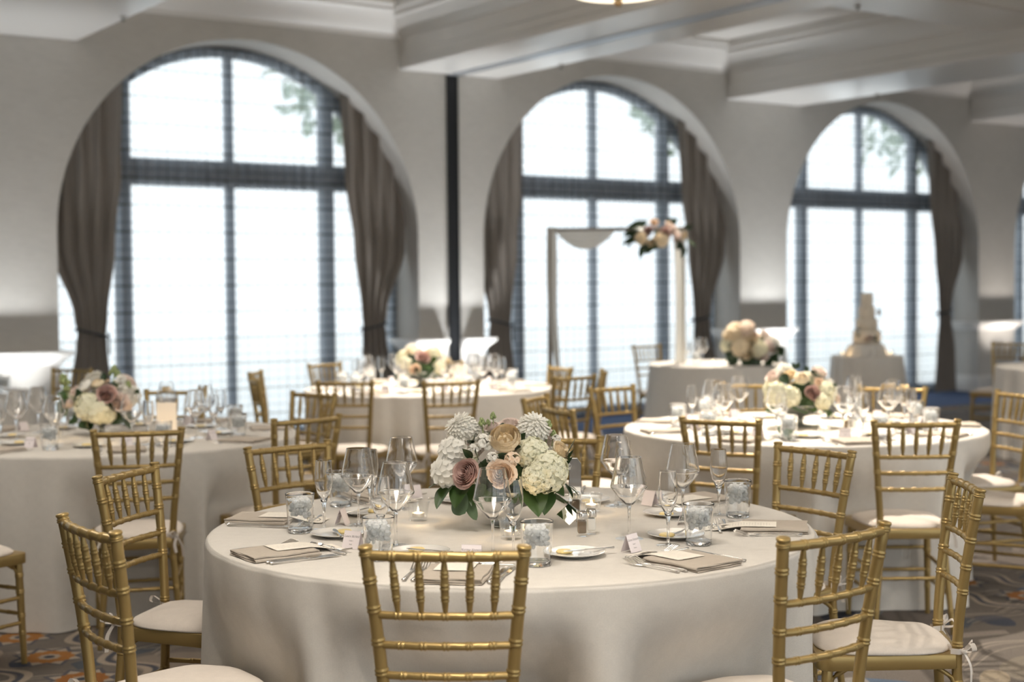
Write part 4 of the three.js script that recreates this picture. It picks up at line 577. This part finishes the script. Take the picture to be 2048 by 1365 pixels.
kind('spoon', 'spoon', (t) => {
  mesh('bowl', toCreasedNormals(grid(20, 8, (u, v) => { const a = u * 6.2832, r = v, x = 0.0165 * r * Math.cos(a) * (1 - 0.12 * Math.sin(a)), z = -0.05 - 0.027 * r * Math.sin(a); return [x, 0.0012 + 0.009 * r * r, z]; }), 3), new THREE.MeshStandardMaterial().copy(M.steel), t).material.side = THREE.DoubleSide;
  mesh('handle', flatten(rod((k) => V(0, lerp(0.0095, 0.0045, smooth(k, 0, 0.3)), lerp(-0.026, 0.1, k)), (k) => 0.0019 + 0.0024 * k * k, [], 10, 14), 1.25, 0.7, 0.0042), M.steel, t);
});
kind('dinner_knife', 'knife', (t) => { mesh('blade', cut([[-0.0028, 0], [-0.0055, -0.03], [-0.006, -0.075], [-0.0015, -0.1], [0.0035, -0.104], [0.0065, -0.09], [0.0062, -0.03], [0.0034, 0]], 0.001, () => 0.0028), M.steel, t); mesh('handle', flatten(handle(), 1.5, 0.85, 0.0042), M.steel, t); });
kind('butter_knife', 'knife', (t) => { mesh('blade', cut([[-0.0024, 0], [-0.0062, -0.025], [-0.0064, -0.05], [0, -0.068], [0.005, -0.062], [0.0062, -0.03], [0.0026, 0]], 0.0009, () => 0.0028), M.steel, t); mesh('handle', flatten(rod((k) => V(0, 0.0042, lerp(-0.008, 0.075, k)), (k) => 0.002 + 0.002 * k * k, [], 10, 8), 1.4, 0.85, 0.0042), M.steel, t); });
const cardGeo = (front) => { const w = 0.052, hh = 0.0475, sp = 0.017; return front ? grid(1, 1, (u, v) => [(u - 0.5) * w, 0.0004 + hh * v, sp * (1 - v)]) : grid(1, 1, (u, v) => [(0.5 - u) * w, 0.0004 + hh * v, -sp * (1 - v)]); };
const thick = (g, n) => merged([g, g.clone().translate(0, 0, n)]);
kind('place_card', 'place card', (t) => { mesh('front', thick(cardGeo(true), -0.0006), M.cardBlank ?? (M.cardBlank = new THREE.MeshStandardMaterial({ color: C(0.82, 0.76, 0.78), roughness: 0.8, side: THREE.DoubleSide })), t); mesh('back', thick(cardGeo(false), 0.0006), M.cardBlank, t); });
kind('salt_shaker', 'shaker', (t) => { mesh('glass_body', rbox(0.03, 0.05, 0.03, 0.004, 0, 0.0255, 0), M.thin, t); mesh('salt', rbox(0.023, 0.036, 0.023, 0.004, 0, 0.029, 0), M.salt, t); mesh('cap', [lathe([[0.0135, 0.05], [0.015, 0.052], [0.0148, 0.066], [0.012, 0.0735], [0, 0.0745]], 24), ...[...Array(16)].map((_, i) => box(0.0016, 0.016, 0.0016, 0.0148 * Math.cos(i * 0.3927), 0.059, 0.0148 * Math.sin(i * 0.3927)))], M.steel, t); });
kind('pepper_shaker', 'shaker', (t) => { mesh('glass_body', rbox(0.03, 0.05, 0.03, 0.004, 0, 0.0255, 0), M.thin, t); mesh('pepper', rbox(0.024, 0.038, 0.024, 0.005, 0, 0.029, 0), M.pepper, t); mesh('cap', [lathe([[0.0135, 0.05], [0.015, 0.052], [0.0148, 0.066], [0.012, 0.0735], [0, 0.0745]], 24), ...[...Array(16)].map((_, i) => box(0.0016, 0.016, 0.0016, 0.0148 * Math.cos(i * 0.3927), 0.059, 0.0148 * Math.sin(i * 0.3927)))], M.steel, t); });

// ---------------------------------------------------------------- the front table
const YAW = 34.7;
const rel = (px, pz, c = TAB.T1) => [c[0] + 0.8223 * px - 0.569 * pz, c[1] + 0.569 * px + 0.8223 * pz];
const CLOCK = ['twelve', 'one', 'two', 'three', 'four', 'five', 'six', 'seven', 'eight', 'nine', 'ten', 'eleven'];
const hour = (a) => CLOCK[((Math.round((90 - a) / 30) % 12) + 12) % 12];
// polar place on a table: a = angle seen from the camera (90 = far side), facing the centre
const polar = (c, a, r) => { const p = rel(r * Math.cos(a * D), -r * Math.sin(a * D), c); return p; };
const turnAt = (a) => (a - YAW + 90) * D;
const on = (p, y = Y) => [p[0], y, p[1]];
function settingLabels(h, where) { return ', ' + h + ' o\'clock place, ' + where; }
{
  const T = TAB.T1;
  // angle, then measured places (x to the right, z towards the camera, from the table centre)
  const seats = [
    { a: -100, water: [0.067, 0.62], wine: [-0.048, 0.476], flute: [0.007, 0.5], card: [-0.101, 0.586], text: [['Norma Hanson', 74, 150], ['Table 1', 40, 250], ['Beef', 40, 330]] },
    { a: -53, water: [0.516, 0.346], wine: [0.333, 0.25], flute: [0.431, 0.357], card: [0.323, 0.443], ct: 15, text: [['Diana Hanson', 74, 170], ['Table 1', 40, 270], ['Salmon', 40, 360]] },
    { a: -7.7, water: [0.696, -0.121], wine: [0.522, -0.073], flute: [0.644, -0.163], card: [0.514, 0.001] },
    { a: 37, water: [0.406, -0.693], wine: [0.341, -0.364], flute: [0.37, -0.428], card: [0.452, -0.38] },
    { a: 80 }, { a: 127, water: [-0.558, -0.415], wine: [-0.351, -0.339], flute: [-0.444, -0.241], card: [-0.328, -0.558] },
    { a: 170, water: [-0.617, 0.086], wine: [-0.458, -0.031], flute: [-0.552, 0.046], card: [-0.51, -0.052] },
    { a: -144.5, water: [-0.347, 0.526], wine: [-0.317, 0.33], flute: [-0.351, 0.411], card: [-0.433, 0.355], ct: 28, text: [['Laura McNeil', 74, 170], ['Table 1', 40, 270], ['Beef', 40, 360]] }];
  for (const s of seats) {
    const h = hour(s.a), L = (w) => w + settingLabels(h, FRONT), t0 = turnAt(s.a), P = (d, r) => polar(T, s.a + d, r), M2 = (k, d, r) => (s[k] ? rel(...s[k]) : P(d, r));
    proto.water_tumbler(L('tumbler of iced water'), 'water tumblers', on(M2('water', 18, 0.63)), rr(0, 6));
    proto.wine_glass(L('tall angular wine glass'), 'wine glasses', on(M2('wine', 8, 0.47)), rr(0, 6));
    proto.champagne_flute(L('champagne flute'), 'champagne flutes', on(M2('flute', 13, 0.55)), rr(0, 6));
    const nk = P(0, 0.775); proto.napkin(L('folded taupe napkin'), 'napkins', on(nk), t0 + rr(-0.05, 0.05));
    const mn = P(-1, 0.68); proto.menu_card(L('printed menu card'), 'menu cards', on(mn, Y), t0 + rr(-0.06, 0.06));
    const cd = proto.place_card(L('folded name card'), 'place cards', on(M2('card', 2, 0.58), Y + 0.0002), t0 + (s.ct ?? 0) * D);
    if (s.text) { const f = cd.children.find((c) => c.name === 'front'); f.material = new THREE.MeshStandardMaterial({ map: cardTex(s.text), roughness: 0.8, side: THREE.DoubleSide }); f.userData.label = 'lettered front'; }
    const pl = P(-18, 0.52); proto.bread_plate(L('small white bread plate'), 'bread plates', on(pl), 0);
    const bt = P(-20.5, 0.5); proto.butter_pat(L('butter pat on the bread plate'), 'butter pats', on(bt, Y + 0.0052), 0);
    const bk = P(-14.5, 0.53); proto.butter_knife(L('butter knife lying across the bread plate'), 'butter knives', on(bk, Y + 0.0118), t0 + 1.25);
    for (const [k, d] of [['outer', -9.2], ['inner', -7.4]]) proto.fork(L(k + ' fork'), 'forks', on(P(d, 0.755)), t0 + 0.05);
    for (const [k, d] of [['inner', 7.6], ['outer', 9]]) proto.dinner_knife(L(k + ' table knife'), 'table knives', on(P(d, 0.755)), t0 - 0.03);
    proto.spoon(L('dessert spoon laid crosswise'), 'dessert spoons', on(P(2, 0.635), Y + 0.001), t0 + 1.62); proto.fork(L('dessert fork laid crosswise'), 'dessert forks', on(P(1, 0.612), Y), t0 - 1.5);
  }
  let i = 0; for (const [x, z, l] of [[-0.284, -0.106, 'lit tealight in the cup beside the eleven o\'clock wine glass of the front table'], [0.254, -0.254, 'lit tealight in the cup behind the pepper and salt shakers'], [0.0, 0.235, 'lit tealight in the cup before the flowers of the front table']]) {
    const p = rel(x, z); proto.votive_cup(l.replace('lit tealight in the cup', 'clear votive cup'), 'votive cups', on(p), 0); proto.tealight(l, 'tealights', on(p, Y + 0.0118), rr(0, 6)); i++; }
  const pp = rel(0.202, 0.203), ps = rel(0.231, 0.162); proto.pepper_shaker('pepper shaker with fluted chrome cap', undefined, on(pp), -0.55); proto.salt_shaker('salt shaker with fluted chrome cap', undefined, on(ps), -0.62);
  // mirrored table-number stand: tall bevelled strip and a lozenge foot
  const st = thing('mirrored_stand', 'tall mirrored strip with a lozenge foot beside the shakers', 'table sign', on(rel(0.192, 0.0)), -0.606);
  const sh = new THREE.Shape(); [[-0.017, 0.03], [0.017, 0.012], [0.017, 0.185], [0.006, 0.2], [-0.017, 0.2]].forEach(([x, y], k) => (k ? sh.lineTo(x, y) : sh.moveTo(x, y)));
  mesh('strip', new THREE.ExtrudeGeometry(sh, { depth: 0.003, bevelEnabled: true, bevelSize: 0.0015, bevelThickness: 0.001, bevelSegments: 1 }).translate(0, 0, 0.002), M.mirror, st);
  mesh('foot', new THREE.ExtrudeGeometry((() => { const q = new THREE.Shape(); [[0, 0.036], [0.036, 0], [0, -0.036], [-0.036, 0]].forEach(([x, y], k) => (k ? q.lineTo(x, y) : q.moveTo(x, y))); return q; })(), { depth: 0.004, bevelEnabled: true, bevelSize: 0.001, bevelThickness: 0.001, bevelSegments: 1 }).rotateX(-Math.PI / 2).rotateX(0.9).translate(-0.02, 0.0345, 0.03), M.mirror, st);
  const sp = thing('leaf_sprig', 'single dark green leaf lying beside the six o\'clock name card', 'leaf', on(rel(-0.17, 0.51), Y + 0.004), 0.4); leafMesh('dark', V(-0.02, 0.001, 0), V(0.022, 0.012, 0.0), 0.02, V(0, 1, 0.3), sp);
}
// ---------------------------------------------------------------- the other guest tables
function layTable(c, angles, where, g, opt = {}) {
  for (const a of angles) {
    const h = hour(a), L = (w) => w + settingLabels(h, where), t0 = turnAt(a), P = (d, r) => polar(c, a + d + rr(-0.8, 0.8), r + rr(-0.012, 0.012));
    proto.water_tumbler(L('tumbler of iced water'), 'water tumblers', on(P(16, 0.63)), rr(0, 6));
    proto.wine_glass(L('wine glass'), 'wine glasses', on(P(6, 0.46)), rr(0, 6));
    proto.champagne_flute(L('champagne flute'), 'champagne flutes', on(P(12, 0.545)), rr(0, 6));
    proto.napkin(L('folded taupe napkin'), 'napkins', on(P(0, 0.765)), t0 + rr(-0.1, 0.1));
    proto.place_card(L('folded name card'), 'place cards', on(P(1, 0.585), Y + 0.0002), t0 + rr(-0.2, 0.2));
    const q = a - 16, pl = polar(c, q, 0.515); proto.bread_plate(L('small white bread plate'), 'bread plates', on(pl)); proto.butter_pat(L('butter pat'), 'butter pats', on(polar(c, q - 2, 0.5), Y + 0.0052));
    proto.fork(L('fork'), 'forks', on(P(-9, 0.76)), t0); proto.dinner_knife(L('table knife'), 'table knives', on(P(8.5, 0.76)), t0);
  }
  const cand = opt.candles ?? [[-0.25, 0.12], [0.26, 0.1], [0.05, 0.27]]; cand.forEach(([x, z], i) => { const p = rel(x, z, c), w = ['on the flowers\' first side', 'on the flowers\' other side', 'just before the flowers'][i] + ' on the ' + where; proto.votive_cup('clear votive cup ' + w, 'votive cups', on(p)); proto.tealight('lit tealight ' + w, 'tealights', on(p, Y + 0.0118)); });
}
const seatsOf = (base, n) => [...Array(n)].map((_, i) => ((base + (360 / n) * i + 180) % 360) - 180);
layTable(TAB.T2, seatsOf(-71, 8), WIN, 'a'); layTable(TAB.T3, seatsOf(-83, 9), CAKE, 'b'); layTable(TAB.T4, seatsOf(-78, 9), TRK, 'c');
proto.pepper_shaker('pepper shaker on the ' + CAKE, undefined, on(rel(0.17, 0.2, TAB.T3)), 0.3); proto.salt_shaker('salt shaker on the ' + CAKE, undefined, on(rel(0.205, 0.18, TAB.T3)), 0.1);
{ const e = thing('eucalyptus_leaf', 'round grey-green leaf standing on the ' + CAKE, 'leaf', on(rel(-0.17, 0.47, TAB.T3)), -0.6); leafMesh('pale', V(0, 0, 0), V(0.0, 0.066, -0.012), 0.085, V(0, 0.2, 1), e); e.children[0].name = 'blade'; }
{ // sign cards standing on the tables behind
  const sign = (p, yaw, label) => { const s = thing('standing_card', label, 'table sign', on(p), yaw); mesh('sheet', box(0.1, 0.15, 0.002, 0, 0.081, 0), M.paper, s); mesh('foot', rbox(0.11, 0.008, 0.05, 0.002, 0, 0.0045, 0), M.glass, s); };
  sign(rel(0.245, -0.05, TAB.T2), -0.6, 'pale standing card beside the dusty pink rose arrangement'); sign(rel(0.22, 0.02, TAB.T4), -0.5, 'pale standing card beside the flowers under the black track');
}
for (const [i, a] of [-62, -30, 0, 30].entries()) { const w = 'on the far table under the wall shelf'; const n = ['nearest its edge', 'second along', 'third along', 'by the drape'][i]; proto.wine_glass('wine glass ' + w + ', ' + n, 'wine glasses', on(polar(TAB.T6, a, 0.5))); proto.water_tumbler('iced tumbler ' + w + ', ' + n, 'water tumblers', on(polar(TAB.T6, a + 14, 0.64))); }

// ---------------------------------------------------------------- couple\'s table, arbor, cake table
{
  const S = [9.071, -9.775];
  const m = mesh('tablecloth', clothGeo(0.62, HT, 13, 0.05, 5, 200), M.cloth); m.position.set(S[0] + 0.05, 0, S[1] - 0.1); tag(m, 'ivory cloth on the couple\'s small table inside the arbor', 'tablecloth');
  for (const [x, z, k, l] of [[-0.2, 0.1, 'wine_glass', 'wine glass'], [-0.13, 0.0, 'wine_glass', 'second wine glass'], [-0.28, 0.12, 'champagne_flute', 'champagne flute'], [-0.22, 0.22, 'water_tumbler', 'iced tumbler']]) proto[k](l + ' on the couple\'s small table', undefined, on(rel(x, z, [S[0] + 0.05, S[1] - 0.1])));
  const p = rel(-0.08, 0.3, [S[0] + 0.05, S[1] - 0.1]); proto.votive_cup('votive cup on the couple\'s small table', 'votive cups', on(p)); proto.tealight('lit tealight on the couple\'s small table', 'tealights', on(p, Y + 0.0118));
  const u = thing('flower_urn', 'slim dark urn carrying the big peach arrangement', 'urn', [9.092, 0, -9.396], 0);
  mesh('pedestal', lathe([[0, 0.001], [0.11, 0.001], [0.11, 0.012], [0.02, 0.03], [0.014, 0.08], [0.014, 0.66], [0.03, 0.7], [0.08, 0.76], [0.1, 0.83], [0.094, 0.835], [0.07, 0.78], [0, 0.74]], 32), M.black, u);
  // arbor
  const A = [7.915, -10.819], B = [8.934, -10.113], b = thing('wedding_arbor', 'wooden wedding arbor with a white swag and side drape', 'arbor', [A[0], 0, A[1]], -34.7 * D), W = Math.hypot(B[0] - A[0], B[1] - A[1]);
  mesh('post', rbox(0.045, 2.02, 0.045, 0.006, 0, 1.011, 0), M.wood, b); mesh('post', rbox(0.03, 2.02, 0.03, 0.005, W, 1.011, 0), M.chiffon, b); mesh('crossbeam', rbox(W + 0.05, 0.035, 0.035, 0.005, W / 2, 2.005, 0), M.wood, b);
  mesh('base_plate', rbox(0.34, 0.012, 0.34, 0.004, 0, 0.007, 0), M.black, b); mesh('base_plate', rbox(0.34, 0.012, 0.34, 0.004, W, 0.007, 0), M.black, b);
  mesh('swag', grid(24, 10, (q, v) => { const sag = 0.175 * (1 - (2 * q - 1) ** 2); return [0.05 + q * 0.56, 2.0 - sag * v - 0.004, 0.03 + 0.05 * Math.sin(v * 3.1) * (1 - (2 * q - 1) ** 2) + 0.012 * Math.sin(v * 16)]; }), M.chiffon, b);
  mesh('side_drape', grid(16, 40, (q, v) => { const y = 2.0 * (1 - v) + 0.03, w = 0.07 + 0.03 * Math.sin(v * 5.2 + 0.6), cx = 0.02 + 0.05 * smooth(v, 0.3, 0.75); return [cx + (q - 0.5) * w, y, 0.03 + 0.018 * Math.sin(q * 14 + v * 3)]; }), M.chiffon, b);
  mesh('side_drape', grid(14, 40, (q, v) => { const y = 1.9 * (1 - v) + 0.1, w = 0.08; return [W - 0.06 + (q - 0.5) * w + 0.02 * Math.sin(v * 4), y, 0.025 + 0.014 * Math.sin(q * 13 + v * 2)]; }), M.chiffon, b);
  // cake
  const K = [11.186, -9.913], c = mesh('tablecloth', clothGeo(0.35, HT, 15, 0.045, 3, 220), M.cloth); c.position.set(K[0], 0, K[1]); tag(c, 'ivory pleated cloth on the little cake table', 'tablecloth');
  const st = thing('cake_stand', 'low draped stand under the wedding cake', 'cake stand', [K[0], Y, K[1]]); mesh('drum', clothGeo(0.165, 0.115, 12, 0.035, 9, 120), M.cloth, st);
  const ck = thing('wedding_cake', 'four-tier ivory wedding cake with small flowers', 'cake', [K[0], Y + 0.1155, K[1]], -34.7 * D); let y = 0.001;
  for (const [r, h] of [[0.138, 0.135], [0.108, 0.115], [0.083, 0.125], [0.062, 0.135]]) { mesh('tier', lathe([[0, y], [r, y], [r, y + h - 0.01], [r - 0.003, y + h - 0.003], [r - 0.01, y + h], [0, y + h]], 44), M.cake, ck); y += h + 0.0005; }
  for (const [x, yy, z, k, r] of [[0.0, 0.07, 0.155, 'rose/blush', 0.03], [-0.035, 0.05, 0.15, 'rose/peach', 0.025], [0.105, 0.31, 0.03, 'rose/peach', 0.022], [-0.1, 0.13, 0.1, 'spray/white', 0.022]]) { const [n, col] = k.split('/'), f = mesh(NAMES[n], FL[n], M[col], ck); f.position.set(x, yy, z); f.scale.setScalar(r); f.quaternion.setFromUnitVectors(V(0, 1, 0), V(x, 0.01, z).normalize()); }
  for (const [x0, y0, z0, x1, y1, z1] of [[0.03, 0.06, 0.15, 0.075, 0.035, 0.15], [0.04, 0.07, 0.15, 0.07, 0.085, 0.15], [-0.09, 0.12, 0.1, -0.13, 0.165, 0.08], [-0.1, 0.11, 0.1, -0.12, 0.07, 0.1], [0.1, 0.32, 0.04, 0.13, 0.36, 0.05], [0.11, 0.3, 0.04, 0.14, 0.29, 0.05]]) leafMesh('dark', V(x0, y0, z0), V(x1, y1, z1), 0.035, V(0, 0.2, 1), ck);
  for (const [x, l] of [[-0.27, 'lit tealight on the cake table, arbor side'], [0.215, 'lit tealight on the cake table, drape side']]) { const q = rel(x, 0.1, K); proto.votive_cup(l.replace('lit tealight', 'votive cup'), 'votive cups', on(q)); proto.tealight(l, 'tealights', on(q, Y + 0.0118)); }
}

// ---------------------------------------------------------------- ceiling fittings and lamps
{
  const sp = [[4.058, -11.237, 'first'], [8.515, -11.423, 'second'], [9.7, -8.7, 'third'], [12.93, -11.309, 'fourth']]; const lab = ['sprinkler head on the beam above the widest window', 'sprinkler head on the beam end by the arbor arch', 'sprinkler head where the black track\'s beam meets the cross beam', 'sprinkler head on the beam above the cake\'s arch'];
  sp.forEach(([x, z], i) => { const t = thing('sprinkler', lab[i], 'sprinkler', [x, i === 2 ? 3.9 : 3.65, z], 0, 'ceiling sprinklers'); mesh('rose', lathe([[0, 0], [0.03, 0], [0.028, -0.006], [0.01, -0.01], [0.008, -0.03], [0, -0.03]], 18), M.brass, t); mesh('deflector', lathe([[0, -0.036], [0.02, -0.034], [0.02, -0.038], [0, -0.04]], 14), M.black, t); });
}
function spot(parent, pos, target, color, intensity, angle, radius) { const l = new THREE.SpotLight(color, intensity, 0, angle, 0.9, 2); l.position.copy(pos); l.target.position.copy(target); l.shadow.radius = radius; l.castShadow = true; parent.add(l); parent.add(l.target); return l; }
{ // uplights at the foot of the pillars
  const lab = ['floor uplight under the broad wall shelf', 'second floor uplight under the broad wall shelf', 'floor uplight before the black track, drape side', 'floor uplight past the black track, arbor side', 'floor uplight behind the big flower urn', 'second floor uplight behind the big flower urn', 'floor uplight at the pillar past the cake', 'second floor uplight at the pillar past the cake'];
  [[3.18, 0], [3.6, 0], [7.72, 2], [8.2, 2], [12.2, 2], [12.6, 2], [16.62, 1], [17.0, 1]].forEach(([x, w], i) => {
    const t = thing('floor_uplight', lab[i], 'uplight', [x, 0.001, WZ + 0.34], 0, 'pillar uplights');
    mesh('can', lathe([[0, 0], [0.05, 0], [0.052, 0.003], [0.052, 0.1], [0.046, 0.1], [0.046, 0.08], [0, 0.08]], 24), M.black, t); mesh('lamp_lens', lathe([[0, 0.0815], [0.044, 0.0815], [0.044, 0.0845], [0, 0.0845]], 24), M.lens, t);
    spot(t, V(0, 0.11, 0), V(0, 2.4, -0.16), w === 1 ? C(1, 0.93, 0.87) : C(0.95, 0.98, 1), LAMP.up * [0.75, 0.5, 1.15][w], 0.6, 2);
  });
}
{ // recessed downlights: one pin spot per table, warm; general ones further into the room
  const lamp = (label, x, y, z, tx, ty, tz, I, ang) => { const t = thing('recessed_downlight', label, 'ceiling light', [x, y, z], 0, 'recessed downlights'); mesh('trim_ring', lathe([[0.05, -0.001], [0.075, -0.001], [0.074, -0.008], [0.05, -0.006]], 28), M.trim, t); mesh('lamp_disc', lathe([[0, -0.002], [0.05, -0.002], [0.05, -0.004], [0, -0.004]], 24), M.lensWarm, t); spot(t, V(0, -0.02, 0), V(tx - x, ty - y, tz - z), C(1, 0.88, 0.74), I, ang, 2.6); };
  lamp('recessed downlight over the front table', 3.9, CEIL, -5.35, 2.45, HT, -3.55, LAMP.spot * 1.15, 0.5);
  lamp('recessed downlight over the table facing the widest window', 3.0, CEIL, -7.2, 2.43, HT, -6.96, LAMP.spot, 0.42);
  lamp('recessed downlight over the table before the wedding cake', 6.0, CEIL, -6.4, 5.32, HT, -5.13, LAMP.spot, 0.42);
  lamp('recessed downlight over the table before the black track', 6.0, CEIL, -9.6, 5.43, HT, -8.89, LAMP.spot, 0.42);
  lamp('recessed downlight over the couple\'s table', 9.6, CEIL, -10.6, 9.1, HT, -9.6, LAMP.spot * 0.8, 0.4);
  [[0.8, -1.2], [3.2, 0.8], [5.6, -1.4], [-1.2, -4.2], [0.4, 2.6], [9.8, -6.0]].forEach(([x, z], i) => lamp('recessed downlight in the coffer ' + ['just behind the viewer', 'behind the front table', 'past the front table toward the cake side', 'beside the shelf wall, out of frame', 'deep behind the viewer', 'between the cake table and the urn'][i], x, CEIL, z, x, 0, z, LAMP.down, 0.8));
}
{ // hanging bowl lamps in the coffers
  const lamp = (label, x, y, z) => { const t = thing('bowl_pendant', label, 'pendant', [x, y, z], 0, 'bowl pendants in the coffers');
    mesh('lamp_bowl', lathe([[0, 0.0], [0.14, 0.004], [0.29, 0.03], [0.41, 0.09], [0.45, 0.16], [0.44, 0.165], [0.4, 0.1], [0.28, 0.045], [0, 0.012]], 44), M.shade, t);
    mesh('finial', lathe([[0, -0.05], [0.02, -0.045], [0.028, -0.02], [0.016, -0.004], [0.04, 0.002], [0, 0.004]], 16), M.oak, t); mesh('rod', [new THREE.CylinderGeometry(0.012, 0.012, CEIL - y - 0.02, 10).translate(0, (CEIL - y) / 2 + 0.01, 0), lathe([[0, CEIL - y - 0.001], [0.09, CEIL - y - 0.001], [0.085, CEIL - y - 0.03], [0, CEIL - y - 0.035]], 20)], M.brass, t);
    const l = new THREE.RectAreaLight(C(1, 0.93, 0.84), LAMP.panel, 0.8, 0.8); l.position.set(0, -0.06, 0); l.rotation.x = -Math.PI / 2; t.add(l);
    const up = new THREE.RectAreaLight(C(1, 0.9, 0.78), LAMP.glow, 0.7, 0.7); up.position.set(0, 0.2, 0); up.rotation.x = Math.PI / 2; t.add(up); };
  lamp('bowl pendant just above the frame over the middle tables', 5.74, 3.27, -7.1); lamp('bowl pendant above the cake-side table', 10.16, 3.35, -3.2); lamp('bowl pendant beside the table by the widest window', 0.9, 3.05, -6.4);
  lamp('bowl pendant over the front table', 1.32, 3.27, -2.6); lamp('bowl pendant behind the viewer', 5.74, 3.27, -1.2); lamp('bowl pendant over the far dance floor', 14.58, 3.6, -5.9); lamp('bowl pendant in the corner behind the viewer', 0.2, 3.27, 1.8);
}
renderer.render(scene, camera);
